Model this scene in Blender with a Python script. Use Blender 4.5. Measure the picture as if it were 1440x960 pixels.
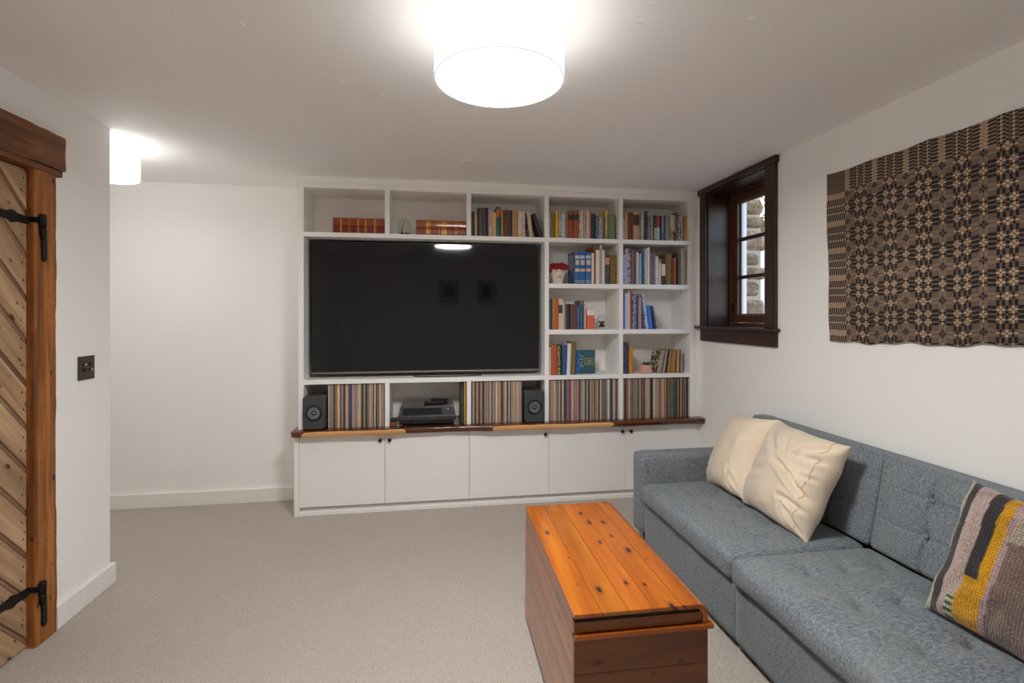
import bpy, bmesh, math, random
import numpy as np
from mathutils import Vector, Matrix, Euler, noise as mnoise

for o in list(bpy.data.objects):
    bpy.data.objects.remove(o, do_unlink=True)
SC = bpy.context.scene
COL = SC.collection
random.seed(7)
R = math.radians

# ------------------------------------------------------------------ camera
cam_d = bpy.data.cameras.new('camera')
cam = bpy.data.objects.new('camera', cam_d)
COL.objects.link(cam)
cam.location = (0, 0, 1.4382)
cam.rotation_euler = (R(90), 0, -0.1529)
cam_d.sensor_fit = 'HORIZONTAL'
cam_d.sensor_width = 36
cam_d.lens = 36 * 704.69 / 1440
cam_d.shift_y = -(480 - 443.42) / 1440
cam_d.clip_start = 0.02
SC.camera = cam

# ------------------------------------------------------------------ daylight, exposure
LAMP_MAIN = 16.5
LAMP_HALL = 2.6
wd = bpy.data.worlds.new('world')
SC.world = wd
wd.use_nodes = True
wn = wd.node_tree
sky = wn.nodes.new('ShaderNodeTexSky')
sky.sky_type = 'NISHITA'
sky.sun_disc = False
sky.sun_elevation = R(35)
sky.sun_rotation = R(200)
wn.links.new(sky.outputs[0], wn.nodes['Background'].inputs[0])
wn.nodes['Background'].inputs[1].default_value = 0.12
SC.view_settings.view_transform = 'Standard'
SC.view_settings.look = 'None'
SC.view_settings.exposure = 2.52
SC.view_settings.gamma = 1.0
SC.view_settings.use_curve_mapping = False
SC.cycles.max_bounces = 20
SC.cycles.diffuse_bounces = 16       # white room: let the lamp light go round

# ------------------------------------------------------------------ colour + material helpers
def lin(c):
    return tuple(((v / 255) / 12.92 if v / 255 <= 0.04045 else ((v / 255 + 0.055) / 1.055) ** 2.4) for v in c[:3]) + (1.0,)

class NT:
    """small node-tree writer"""
    def __init__(s, name):
        s.m = bpy.data.materials.new(name)
        s.m.use_nodes = True
        s.t = s.m.node_tree
        s.b = s.t.nodes['Principled BSDF']
    def n(s, typ, **kw):
        nd = s.t.nodes.new('ShaderNode' + typ)
        for k, v in kw.items():
            if k in nd.inputs:
                s.set(nd.inputs[k], v)
            else:
                setattr(nd, k, v)
        return nd
    def set(s, inp, v):
        if isinstance(v, bpy.types.NodeSocket):
            s.t.links.new(v, inp)
        else:
            inp.default_value = v
    def coord(s, scale=(1, 1, 1), rot=(0, 0, 0), out='Object'):
        tc = s.n('TexCoord')
        mp = s.n('Mapping')
        mp.inputs['Scale'].default_value = scale
        mp.inputs['Rotation'].default_value = rot
        s.t.links.new(tc.outputs[out], mp.inputs['Vector'])
        return mp.outputs[0]
    def noise(s, vec, scale, detail=2.0, rough=0.5, dist=0.0):
        return s.n('TexNoise', Vector=vec, Scale=scale, Detail=detail, Roughness=rough, Distortion=dist).outputs['Fac']
    def voro(s, vec, scale, rnd=1.0, feature='F1', out='Distance'):
        nd = s.n('TexVoronoi', feature=feature)
        s.set(nd.inputs['Vector'], vec); nd.inputs['Scale'].default_value = scale
        nd.inputs['Randomness'].default_value = rnd
        return nd.outputs[out]
    def ramp(s, fac, stops, interp='LINEAR'):
        r = s.n('ValToRGB')
        s.set(r.inputs[0], fac)
        r.color_ramp.interpolation = interp
        e = r.color_ramp.elements
        while len(e) < len(stops):
            e.new(0.5)
        for k, (p, c) in enumerate(stops):
            e[k].position = p
            e[k].color = c if len(c) == 4 else tuple(c) + (1,)
        return r.outputs[0]
    def mix(s, fac, a, b, blend='MIX'):
        nd = s.n('Mix', data_type='RGBA', blend_type=blend)
        s.set(nd.inputs[0], fac); s.set(nd.inputs[6], a); s.set(nd.inputs[7], b)
        return nd.outputs[2]
    def math(s, op, a, b=0.0, clamp=False):
        nd = s.n('Math', operation=op, use_clamp=clamp)
        s.set(nd.inputs[0], a); s.set(nd.inputs[1], b)
        return nd.outputs[0]
    def sep(s, vec):
        return s.n('SeparateXYZ', Vector=vec).outputs
    def bump(s, h, strength=0.3, dist=0.01, normal=None):
        nd = s.n('Bump')
        nd.inputs['Strength'].default_value = strength
        nd.inputs['Distance'].default_value = dist
        s.set(nd.inputs['Height'], h)
        if normal is not None:
            s.t.links.new(normal, nd.inputs['Normal'])
        s.t.links.new(nd.outputs[0], s.b.inputs['Normal'])
        return nd.outputs[0]
    def base(s, c):
        s.set(s.b.inputs['Base Color'], c)
    def p(s, **kw):
        names = dict(rough='Roughness', metal='Metallic', spec='Specular IOR Level', sheen='Sheen Weight', sheenr='Sheen Roughness',
                     coat='Coat Weight', coatr='Coat Roughness', trans='Transmission Weight', ior='IOR', emit='Emission Color',
                     emits='Emission Strength', alpha='Alpha')
        for k, v in kw.items():
            s.set(s.b.inputs[names[k]], v)
        return s

MATS = {}
def simple(name, c, rough=0.5, metal=0.0, spec=0.5, bump=None, vary=0.0):
    """plain paint, plastic or metal with a little procedural mottling and relief"""
    if name in MATS:
        return MATS[name]
    t = NT(name)
    v = t.coord()
    nz = t.noise(v, 18, 3)
    col = lin(c)
    k = 0.06 + vary
    lo = tuple(x * (1 - k) for x in col[:3]) + (1,)
    hi = tuple(min(1, x * (1 + k)) for x in col[:3]) + (1,)
    t.base(t.mix(nz, lo, hi))
    t.p(rough=rough, metal=metal, spec=spec)
    if bump:
        t.bump(t.noise(v, bump[0], 3), bump[1], bump[2])
    MATS[name] = t.m
    return t.m

# ------------------------------------------------------------------ mesh helpers
ORG = {}
def world_origin(o):
    return ORG.get(o.name, Vector((0, 0, 0)))

def link(name, me, mat, parent=None, origin=None, local=False):
    """me holds world coordinates unless local; a top-level mesh takes its own base centre as origin"""
    o = bpy.data.objects.new(name, me)
    COL.objects.link(o)
    if mat is not None:
        if not isinstance(mat, (list, tuple)):
            mat = [mat]
        for m in mat:
            me.materials.append(m)
    if parent is not None:
        o.parent = parent
        if not local:
            off = world_origin(parent)
            me.transform(Matrix.Translation(-off))
        ORG[o.name] = world_origin(parent).copy() if not local else Vector((0, 0, 0))
        return o
    if not local:
        if origin is None:
            n = len(me.vertices)
            co = np.empty(n * 3); me.vertices.foreach_get('co', co); co = co.reshape(-1, 3)
            mn, mx = co.min(0), co.max(0)
            origin = Vector(((mn[0] + mx[0]) / 2, (mn[1] + mx[1]) / 2, mn[2]))
        origin = Vector(origin)
        me.transform(Matrix.Translation(-origin))
        o.location = origin
        ORG[o.name] = origin
    return o

def tag(o, label=None, cat=None, group=None, kind=None):
    if label: o['label'] = label
    if cat: o['category'] = cat
    if group: o['group'] = group
    if kind: o['kind'] = kind
    return o

def thing(name, label, cat, loc, group=None):
    o = bpy.data.objects.new(name, None)
    COL.objects.link(o)
    o.empty_display_size = 0.05
    o.location = loc
    ORG[o.name] = Vector(loc)
    return tag(o, label, cat, group)

def struct(o):
    o['kind'] = 'structure'
    return o

def from_bm(bm, name='m', smooth=False):
    me = bpy.data.meshes.new(name)
    bmesh.ops.recalc_face_normals(bm, faces=bm.faces)
    bm.to_mesh(me); bm.free()
    if smooth:
        me.polygons.foreach_set('use_smooth', [True] * len(me.polygons))
    return me

def bm_box(bm, x0, x1, y0, y1, z0, z1, bev=0.0, seg=2):
    r = bmesh.ops.create_cube(bm, size=1)
    vs = r['verts']
    for v in vs:
        v.co = Vector((x0 + (v.co.x + .5) * (x1 - x0), y0 + (v.co.y + .5) * (y1 - y0), z0 + (v.co.z + .5) * (z1 - z0)))
    if bev > 0:
        es = list({e for v in vs for e in v.link_edges})
        bmesh.ops.bevel(bm, geom=es, offset=bev, segments=seg, affect='EDGES', profile=0.5)
    return vs

def box(x0, x1, y0, y1, z0, z1, bev=0.0, seg=2, smooth=False):
    bm = bmesh.new()
    bm_box(bm, x0, x1, y0, y1, z0, z1, bev, seg)
    return from_bm(bm, smooth=smooth)

def boxes(lst, bev=0.0):
    bm = bmesh.new()
    for b in lst:
        bm_box(bm, *b, bev=bev)
    return from_bm(bm)

def raw(verts, faces, smooth=False):
    me = bpy.data.meshes.new('m')
    me.from_pydata([tuple(v) for v in verts], [], faces)
    me.update()
    bm = bmesh.new(); bm.from_mesh(me)
    bmesh.ops.recalc_face_normals(bm, faces=bm.faces)
    bm.to_mesh(me); bm.free()
    if smooth:
        me.polygons.foreach_set('use_smooth', [True] * len(me.polygons))
    return me

def lathe(profile, cx, cy, n=32, closed=False, smooth=True):
    """profile: (radius, z) from bottom to top; radius 0 closes the surface"""
    vs, fs, rings = [], [], []
    for r, z in profile:
        if r <= 1e-6:
            rings.append([len(vs)]); vs.append((cx, cy, z))
        else:
            rings.append(list(range(len(vs), len(vs) + n)))
            vs += [(cx + r * math.cos(2 * math.pi * k / n), cy + r * math.sin(2 * math.pi * k / n), z) for k in range(n)]
    rr = list(zip(rings[:-1], rings[1:])) + ([(rings[-1], rings[0])] if closed else [])
    for a, b in rr:
        for k in range(n):
            k2 = (k + 1) % n
            if len(a) == 1 and len(b) > 1: fs.append((a[0], b[k2], b[k]))
            elif len(b) == 1 and len(a) > 1: fs.append((a[k], a[k2], b[0]))
            elif len(a) > 1: fs.append((a[k], a[k2], b[k2], b[k]))
    return raw(vs, fs, smooth)

def tube(pts, r, n=8, smooth=True):
    pts = [Vector(p) for p in pts]
    vs, fs = [], []
    up = Vector((0.13, 0.27, 0.95))
    for i, p in enumerate(pts):
        d = (pts[min(i + 1, len(pts) - 1)] - pts[max(i - 1, 0)]).normalized()
        a = d.cross(up)
        a = a.normalized() if a.length > 1e-4 else d.cross(Vector((1, 0, 0))).normalized()
        b = d.cross(a)
        rr = r(i / (len(pts) - 1)) if callable(r) else r
        vs += [p + rr * (math.cos(2 * math.pi * k / n) * a + math.sin(2 * math.pi * k / n) * b) for k in range(n)]
    for i in range(len(pts) - 1):
        for k in range(n):
            fs.append((i * n + k, i * n + (k + 1) % n, (i + 1) * n + (k + 1) % n, (i + 1) * n + k))
    fs.append(tuple(range(n))); fs.append(tuple(range((len(pts) - 1) * n, len(pts) * n)))
    return raw(vs, fs, smooth)

def prism(poly, axis, a, b):
    """2-D polygon extruded along axis from a to b; the polygon lies in the other two axes in order"""
    def put(p, t):
        q = [0, 0, 0]; q[axis] = t
        o = [k for k in range(3) if k != axis]
        q[o[0]], q[o[1]] = p
        return tuple(q)
    n = len(poly)
    vs = [put(p, a) for p in poly] + [put(p, b) for p in poly]
    fs = [tuple(range(n)), tuple(range(n, 2 * n))] + [(k, (k + 1) % n, n + (k + 1) % n, n + k) for k in range(n)]
    return raw(vs, fs)

def rounded_grid(sx, sy, sz, r, nx, ny, nz):
    """box surface with rounded edges as a dense grid, centred on the origin; returns a bmesh"""
    bm = bmesh.new()
    hx, hy, hz = sx / 2, sy / 2, sz / 2
    def sub(n, h):
        # denser near the rounded ends
        t = np.linspace(-1, 1, n + 1)
        return h * np.sign(t) * np.abs(t) ** 0.85
    xs, ys, zs = sub(nx, hx), sub(ny, hy), sub(nz, hz)
    def add(P):
        a, b = P.shape[:2]
        vv = [[bm.verts.new(P[i, j]) for j in range(b)] for i in range(a)]
        for i in range(a - 1):
            for j in range(b - 1):
                bm.faces.new((vv[i][j], vv[i + 1][j], vv[i + 1][j + 1], vv[i][j + 1]))
    for s in (-1, 1):
        add(np.array([[(x, y, s * hz) for y in ys] for x in xs]))
        add(np.array([[(x, s * hy, z) for z in zs] for x in xs]))
        add(np.array([[(s * hx, y, z) for z in zs] for y in ys]))
    bmesh.ops.remove_doubles(bm, verts=bm.verts, dist=1e-5)
    for v in bm.verts:
        inner = Vector((max(-hx + r, min(hx - r, v.co.x)), max(-hy + r, min(hy - r, v.co.y)), max(-hz + r, min(hz - r, v.co.z))))
        d = v.co - inner
        if d.length > 1e-7:
            v.co = inner + d.normalized() * min(r, max(abs(d.x), abs(d.y), abs(d.z)) if d.length < r else r)
    return bm

ORD = ['first', 'second', 'third', 'fourth', 'fifth', 'sixth', 'seventh', 'eighth', 'ninth', 'tenth', 'eleventh', 'twelfth',
       'thirteenth', 'fourteenth', 'fifteenth', 'sixteenth', 'seventeenth', 'eighteenth', 'nineteenth']
TENS = {2: 'twent', 3: 'thirt', 4: 'fort', 5: 'fift', 6: 'sixt', 7: 'sevent', 8: 'eight', 9: 'ninet'}
def ordinal(k):
    if k <= 19: return ORD[k - 1]
    t, u = divmod(k, 10)
    return TENS[t] + 'ieth' if u == 0 else TENS[t] + 'y-' + ORD[u - 1]

PAL = {'black': (30, 28, 30), 'dark grey': (72, 72, 74), 'grey': (140, 138, 136), 'pale grey': (190, 188, 186), 'white': (236, 232, 226),
       'cream': (226, 208, 182), 'tan': (200, 168, 124), 'ochre': (190, 142, 66), 'yellow': (240, 186, 50), 'orange': (205, 108, 52),
       'rust': (165, 80, 52), 'red': (190, 60, 60), 'maroon': (84, 40, 42), 'dark brown': (66, 48, 40), 'brown': (122, 88, 66),
       'olive': (128, 110, 56), 'green': (110, 140, 90), 'teal': (56, 112, 114), 'blue': (50, 104, 170), 'navy': (36, 46, 82),
       'pale blue': (175, 200, 226), 'slate blue': (112, 134, 160), 'lilac': (150, 135, 172), 'purple': (100, 62, 100),
       'pink': (208, 150, 158), 'mauve': (152, 124, 126), 'salmon': (224, 150, 120), 'dark green': (48, 62, 48)}
def colour_name(c):
    return min(PAL, key=lambda k: sum((a - b) ** 2 for a, b in zip(PAL[k], c)))
BOOKS = {
 'A': [
  (0.2742,0.0202,0.188,(74, 68, 46),{}),
  (0.2992,0.0232,0.200,(205, 180, 140),{'tint': (150, 120, 90), 'mark': 0.2}),
  (0.3232,0.0072,0.216,(30, 25, 28),{}),
  (0.3312,0.0352,0.219,(95, 82, 85),{}),
  (0.3672,0.0172,0.220,(62, 70, 72),{'tint': (150, 160, 160), 'mark': 0.2}),
  (0.3852,0.0142,0.218,(45, 42, 55),{}),
  (0.4032,0.0232,0.210,(196, 140, 150),{'tint': (225, 205, 205), 'mark': 0.3}),
  (0.4272,0.0162,0.193,(225, 190, 130),{}),
  (0.4442,0.0202,0.186,(205, 175, 115),{'tint': (235, 215, 165), 'mark': 0.3}),
  (0.4672,0.0312,0.232,(50, 112, 118),{'lab': (0.155, 0.214, (214, 100, 48))}),
  (0.5012,0.0182,0.202,(190, 140, 70),{}),
  (0.5212,0.0642,0.206,(72, 46, 38),{'tint': (110, 75, 60), 'mark': 0.25}),
  (0.5882,0.0172,0.201,(165, 155, 145),{}),
  (0.6062,0.0262,0.201,(222, 152, 50),{}),
  (0.6342,0.0312,0.199,(226, 212, 202),{'lab': (0.01, 0.03, (222, 180, 80))}),
  (0.6682,0.0232,0.205,(235, 225, 215),{'tint': (150, 140, 130), 'mark': 0.25}),
  (0.7272,0.0312,0.205,(226, 208, 182),{'tint': (150, 130, 110), 'mark': 0.3, 'lean': -0.117}),
  (0.8042,0.0292,0.193,(66, 34, 36),{'lean': -0.319}),
 ],
 'B': [
  (0.8780,0.0182,0.192,(74, 98, 106),{'tint': (205, 210, 210), 'mark': 0.45}),
  (0.8990,0.0302,0.197,(130, 100, 55),{'tint': (150, 140, 60), 'mark': 0.3}),
  (0.9300,0.0222,0.214,(245, 182, 42),{'tint': (190, 120, 30), 'mark': 0.1}),
  (0.9550,0.0232,0.203,(205, 208, 210),{'tint': (120, 125, 130), 'mark': 0.3}),
  (0.9790,0.0292,0.197,(100, 145, 178),{'tint': (215, 220, 220), 'mark': 0.45}),
  (1.0100,0.0232,0.200,(190, 140, 90),{'tint': (110, 80, 50), 'mark': 0.3}),
  (1.0350,0.0412,0.220,(165, 84, 60),{'lab': (0.147, 0.189, (38, 62, 52))}),
  (1.0780,0.0412,0.221,(168, 88, 62),{'lab': (0.149, 0.19, (38, 62, 52))}),
  (1.1210,0.0212,0.214,(66, 100, 108),{'tint': (225, 220, 190), 'mark': 0.45}),
  (1.1430,0.0122,0.225,(236, 228, 220),{}),
  (1.1570,0.0152,0.230,(152, 132, 132),{'tint': (215, 205, 200), 'mark': 0.3}),
  (1.1750,0.0272,0.230,(226, 202, 188),{'tint': (200, 170, 150), 'mark': 0.3}),
  (1.2030,0.0182,0.225,(190, 140, 105),{}),
  (1.2240,0.0332,0.203,(34, 44, 64),{'tint': (60, 90, 110), 'mark': 0.2}),
  (1.2590,0.0202,0.188,(150, 172, 188),{'tint': (60, 90, 120), 'mark': 0.35}),
  (1.2800,0.0242,0.182,(64, 90, 80),{'tint': (205, 205, 190), 'mark': 0.4}),
  (1.3060,0.0162,0.183,(215, 190, 180),{'tint': (120, 80, 90), 'mark': 0.3}),
  (1.3230,0.0142,0.183,(130, 128, 170),{'tint': (50, 110, 130), 'mark': 0.4}),
  (1.3400,0.0182,0.229,(244, 204, 88),{}),
  (1.3600,0.0102,0.199,(130, 124, 140),{}),
  (1.3720,0.0442,0.200,(122, 148, 88),{'tint': (150, 165, 120), 'mark': 0.2}),
 ],
 'C': [
  (1.4830,0.0170,0.171,(120, 116, 112),{'tint': (220, 215, 210), 'mark': 0.4}),
  (1.5008,0.0240,0.213,(200, 165, 120),{}),
  (1.5266,0.0398,0.223,(120, 64, 44),{}),
  (1.5682,0.0487,0.230,(195, 160, 120),{'lab': (0.117, 0.203, (60, 48, 45))}),
  (1.6187,0.0170,0.231,(150, 130, 95),{}),
  (1.6385,0.0269,0.234,(216, 210, 214),{'tint': (150, 140, 170), 'mark': 0.3}),
  (1.6673,0.0210,0.235,(48, 44, 54),{'tint': (110, 80, 100), 'mark': 0.3}),
  (1.6900,0.0240,0.195,(122, 138, 160),{'tint': (90, 100, 120), 'mark': 0.3}),
  (1.7158,0.0170,0.195,(120, 78, 58),{'tint': (220, 195, 160), 'mark': 0.35}),
  (1.7346,0.0051,0.198,(236, 230, 220),{}),
  (1.7416,0.0240,0.204,(60, 64, 92),{'lab': (0.009, 0.101, (160, 175, 160))}),
  (1.7683,0.0259,0.201,(196, 74, 74),{'lab': (0.009, 0.106, (185, 212, 196))}),
  (1.7960,0.0091,0.198,(40, 36, 48),{}),
  (1.8060,0.0269,0.202,(120, 150, 190),{'lab': (0.016, 0.066, (40, 120, 180))}),
  (1.8347,0.0170,0.207,(140, 110, 100),{'tint': (90, 70, 70), 'mark': 0.3}),
  (1.8535,0.0091,0.214,(238, 228, 214),{}),
  (1.8644,0.0180,0.210,(150, 150, 140),{'tint': (90, 130, 100), 'mark': 0.3}),
  (1.8842,0.0230,0.211,(205, 196, 185),{'lab': (0.013, 0.084, (140, 130, 60))}),
  (1.9100,0.0190,0.212,(196, 186, 200),{'lab': (0.004, 0.081, (50, 46, 52))}),
  (1.9298,0.0240,0.231,(30, 28, 28),{'tint': (190, 180, 90), 'mark': 0.25}),
  (1.9555,0.0259,0.215,(42, 40, 44),{'tint': (210, 205, 200), 'mark': 0.35}),
  (1.9843,0.0081,0.220,(238, 232, 226),{}),
  (1.9932,0.0141,0.208,(104, 60, 96),{'tint': (180, 140, 150), 'mark': 0.3}),
  (2.0090,0.0250,0.204,(226, 176, 32),{'tint': (170, 120, 40), 'mark': 0.2}),
 ],
 'D': [
  (1.0860,0.0432,0.249,(44, 104, 170),{'set': 1}),
  (1.1310,0.0432,0.250,(44, 104, 170),{'set': 1}),
  (1.1750,0.0432,0.251,(44, 104, 170),{'set': 1}),
  (1.2210,0.0202,0.244,(236, 222, 198),{}),
  (1.2430,0.0132,0.301,(152, 62, 46),{}),
  (1.2590,0.0342,0.271,(236, 231, 222),{'tint': (200, 190, 180), 'mark': 0.15}),
  (1.2950,0.0142,0.309,(190, 180, 165),{}),
  (1.3100,0.0192,0.268,(236, 230, 220),{}),
  (1.3320,0.0432,0.214,(70, 64, 76),{'lab': (0.156, 0.214, (206, 142, 132)), 'tint': (150, 145, 160), 'mark': 0.15}),
  (1.3790,0.0512,0.234,(125, 95, 45),{'tint': (150, 120, 50), 'mark': 0.3}),
 ],
 'E': [
  (1.4830,0.0272,0.238,(40, 95, 190),{'tint': (190, 210, 240), 'mark': 0.4}),
  (1.5120,0.0072,0.290,(222, 212, 196),{}),
  (1.5210,0.0282,0.286,(34, 44, 82),{'tint': (225, 190, 220), 'mark': 0.35}),
  (1.5510,0.0222,0.275,(125, 90, 75),{'tint': (150, 140, 140), 'mark': 0.2}),
  (1.5760,0.0202,0.259,(140, 104, 110),{'tint': (90, 60, 110), 'mark': 0.4}),
  (1.5980,0.0222,0.261,(226, 216, 206),{}),
  (1.6210,0.0152,0.248,(150, 200, 226),{}),
  (1.6370,0.0262,0.272,(40, 60, 86),{'tint': (120, 140, 160), 'mark': 0.25}),
  (1.6650,0.0252,0.285,(150, 155, 170),{'tint': (215, 215, 220), 'mark': 0.4}),
  (1.6920,0.0192,0.300,(238, 234, 230),{}),
  (1.7140,0.0252,0.253,(150, 140, 70),{'tint': (90, 60, 100), 'mark': 0.3}),
  (1.7410,0.0142,0.256,(140, 115, 170),{}),
  (1.7580,0.0292,0.229,(230, 226, 226),{'tint': (180, 160, 190), 'mark': 0.2}),
  (1.7890,0.0212,0.209,(222, 200, 170),{'lab': (0.18, 0.209, (190, 120, 50))}),
  (1.8120,0.0322,0.214,(48, 42, 70),{'lab': (0.073, 0.168, (215, 208, 205))}),
  (1.8500,0.0522,0.256,(115, 90, 40),{'tint': (140, 110, 50), 'mark': 0.3}),
  (1.9050,0.0322,0.220,(152, 72, 36),{}),
  (1.9540,0.0192,0.278,(70, 74, 74),{'tint': (120, 120, 120), 'mark': 0.3}),
  (1.9760,0.0392,0.293,(170, 156, 140),{'tint': (190, 180, 165), 'mark': 0.3}),
 ],
 'F': [
  (0.8790,0.0202,0.238,(60, 124, 106),{'tint': (40, 70, 80), 'mark': 0.3}),
  (0.9030,0.0492,0.238,(196, 100, 50),{'tint': (170, 110, 50), 'mark': 0.3}),
  (0.9560,0.0322,0.241,(230, 200, 170),{'lab': (0.126, 0.191, (72, 58, 48))}),
  (0.9890,0.0072,0.220,(238, 232, 224),{}),
  (0.9980,0.0182,0.212,(152, 150, 146),{}),
  (1.0180,0.0292,0.198,(58, 42, 52),{}),
  (1.0490,0.0562,0.198,(108, 62, 64),{'tint': (95, 65, 60), 'mark': 0.4}),
  (1.1070,0.0182,0.188,(50, 100, 150),{'tint': (130, 170, 200), 'mark': 0.2}),
  (1.1290,0.0312,0.227,(70, 110, 130),{'lab': (0.192, 0.227, (135, 104, 40)), 'tint': (40, 60, 130), 'mark': 0.3}),
  (1.1620,0.0102,0.200,(226, 206, 180),{}),
  (1.1820,0.0622,0.161,(226, 108, 74),{'lab': (0.11, 0.157, (240, 226, 226))}),
 ],
 'G': [
  (1.4830,0.0122,0.294,(110, 106, 140),{}),
  (1.4970,0.0252,0.284,(190, 206, 236),{}),
  (1.5250,0.0152,0.302,(240, 216, 202),{}),
  (1.5420,0.0172,0.304,(170, 80, 56),{}),
  (1.5620,0.0302,0.282,(34, 58, 108),{'tint': (170, 190, 220), 'mark': 0.3}),
  (1.5940,0.0142,0.266,(52, 56, 44),{'tint': (90, 60, 50), 'mark': 0.3}),
  (1.6110,0.0292,0.254,(190, 150, 170),{'tint': (170, 130, 140), 'mark': 0.3}),
  (1.6760,0.0222,0.279,(184, 208, 236),{'tint': (60, 80, 170), 'mark': 0.2, 'lean': -0.132}),
  (1.7058,0.0322,0.188,(64, 124, 206),{'lean': -0.143}),
  (1.7456,0.0232,0.184,(45, 60, 95),{'lean': -0.167}),
 ],
 'H': [
  (0.8800,0.0132,0.218,(226, 206, 206),{}),
  (0.8950,0.0492,0.230,(190, 85, 50),{}),
  (0.9460,0.0262,0.227,(70, 60, 56),{'tint': (190, 160, 90), 'mark': 0.3}),
  (0.9740,0.0102,0.229,(26, 30, 44),{}),
  (0.9860,0.0332,0.231,(40, 90, 140),{}),
  (1.0200,0.0292,0.243,(232, 230, 236),{'lean': 0.037}),
  (1.0530,0.0382,0.255,(125, 105, 50),{'lean': 0.039}),
 ],
 'I': [
  (1.4830,0.0472,0.246,(34, 40, 82),{'tint': (150, 150, 150), 'mark': 0.15}),
  (1.5350,0.0312,0.212,(214, 140, 30),{}),
 ],
}
# ------------------------------------------------------------------ materials of the setting
def mat_plaster(name, c, marks):
    t = NT(name)
    v = t.coord()
    broad = t.noise(v, 1.3, 3, 0.6)
    col = lin(c)
    t.base(t.mix(broad, tuple(x * 0.97 for x in col[:3]) + (1,), tuple(min(1, x * 1.03) for x in col[:3]) + (1,)))
    t.p(rough=0.75, spec=0.3)
    h = t.noise(v, 3.0, 4, 0.55)
    fine = t.noise(v, 60, 3, 0.6)
    hh = t.math('ADD', t.math('MULTIPLY', h, 0.8), t.math('MULTIPLY', fine, 0.04))
    if marks:
        # trowel nicks: sparse short dashes and pits
        vs = t.coord((1.0, 2.6, 1.0), (0, 0, 0.5))
        warp = t.noise(v, 5, 2)
        cv_ = t.n('TexVoronoi', voronoi_dimensions='2D'); t.t.links.new(vs, cv_.inputs['Vector']); cv_.inputs['Scale'].default_value = 9.0
        cell = cv_.outputs['Distance']
        pit = t.math('LESS_THAN', cell, 0.12)
        gate = t.math('GREATER_THAN', t.noise(v, 1.7, 2), 0.55)
        nick = t.math('MULTIPLY', t.math('MULTIPLY', pit, gate), t.math('GREATER_THAN', warp, 0.45))
        hh = t.math('SUBTRACT', hh, t.math('MULTIPLY', nick, 1.3))
    t.bump(hh, 0.35 if marks else 0.18, 0.012)
    return t.m

M_WALL = mat_plaster('wall_paint', (247, 246, 244), False)
M_CEIL = mat_plaster('ceiling_plaster', (249, 248, 247), True)
M_WHITE = simple('cabinet_white', (248, 247, 245), 0.42, bump=(40, 0.02, 0.002), vary=-.05)
M_TRIMW = simple('trim_white', (240, 238, 234), 0.45, bump=(40, 0.03, 0.002))

def mat_carpet():
    t = NT('carpet_loops')
    v = t.coord()
    vr = t.coord((1, 1, 1), (0, 0, 0.35))
    loops = t.voro(vr, 92, 0.35)
    broad = t.noise(v, 1.6, 3)
    small = t.noise(v, 45, 3)
    c = t.ramp(loops, [(0.0, lin((210, 200, 191))), (0.55, lin((188, 177, 168))), (0.9, lin((132, 121, 112)))])
    c = t.mix(t.math('MULTIPLY', broad, 0.5), c, lin((180, 170, 162)))
    c = t.mix(t.math('MULTIPLY', small, 0.3), c, lin((166, 153, 143)))
    t.base(c)
    t.p(rough=0.95, spec=0.1, sheen=0.15)
    t.bump(t.math('SUBTRACT', 1.0, loops), 0.8, 0.008)
    return t.m
M_CARPET = mat_carpet()

def mat_wood(name, dark, midc, light, axis, rough=0.35, scale=1.0, knots=0.0, coat=0.0, use_obj=False, knot_c=(40, 18, 8), bump=0.12):
    """grain runs along axis (0,1,2) of the object's own coordinates"""
    t = NT(name)
    s = [16 * scale] * 3
    s[axis] = 1.1 * scale
    v = t.coord(tuple(s))
    tc = t.n('TexCoord')
    oi = t.n('ObjectInfo')
    rnd = t.math('MULTIPLY', oi.outputs['Random'], 37.0)
    add = t.n('VectorMath', operation='ADD')
    t.t.links.new(v, add.inputs[0]); t.t.links.new(rnd, add.inputs[1])
    vv = add.outputs[0]
    g1 = t.noise(vv, 1.0, 5, 0.6, 0.6)
    g2 = t.noise(vv, 4.5, 4, 0.65, 0.2)
    fac = t.math('ADD', t.math('MULTIPLY', g1, 0.72), t.math('MULTIPLY', g2, 0.28))
    c = t.ramp(fac, [(0.3, lin(dark)), (0.5, lin(midc)), (0.68, lin(light))])
    if use_obj:
        c = t.mix(1.0, c, oi.outputs['Color'], 'MULTIPLY')
    h = fac
    if knots > 0:
        so = t.sep(tc.outputs['Object'])
        oth = [q for q in range(3) if q != axis]
        acr = t.math('ADD', t.math('MULTIPLY', t.math('ADD', so[oth[0]], so[oth[1]]), 11.0), rnd)
        alo = t.math('ADD', t.math('MULTIPLY', so[axis], 5.5), rnd)
        cb = t.n('CombineXYZ', X=acr, Y=alo)
        kn_ = t.n('TexVoronoi', voronoi_dimensions='2D')
        t.t.links.new(cb.outputs[0], kn_.inputs['Vector']); kn_.inputs['Scale'].default_value = 1.0
        kd = t.math('DIVIDE', kn_.outputs['Distance'], t.math('ADD', .25, t.math('MULTIPLY', t.math('POWER', t.sep(kn_.outputs['Color'])[0], 2.0), .85)))
        kd = t.math('ADD', kd, t.math('MULTIPLY', t.math('SUBTRACT', g1, .5), 0.16))
        km = t.ramp(kd, [(0.04 + knots * 0.1, (1, 1, 1, 1)), (0.04 + knots * 0.22, (0.4, 0.4, 0.4, 1)), (0.04 + knots * 0.6, (0, 0, 0, 1))])
        c = t.mix(km, c, lin(knot_c))
    t.base(c)
    t.p(rough=rough, spec=0.5)
    if coat:
        t.p(coat=coat, coatr=0.12)
    t.bump(h, bump, 0.004)
    return t.m

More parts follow.
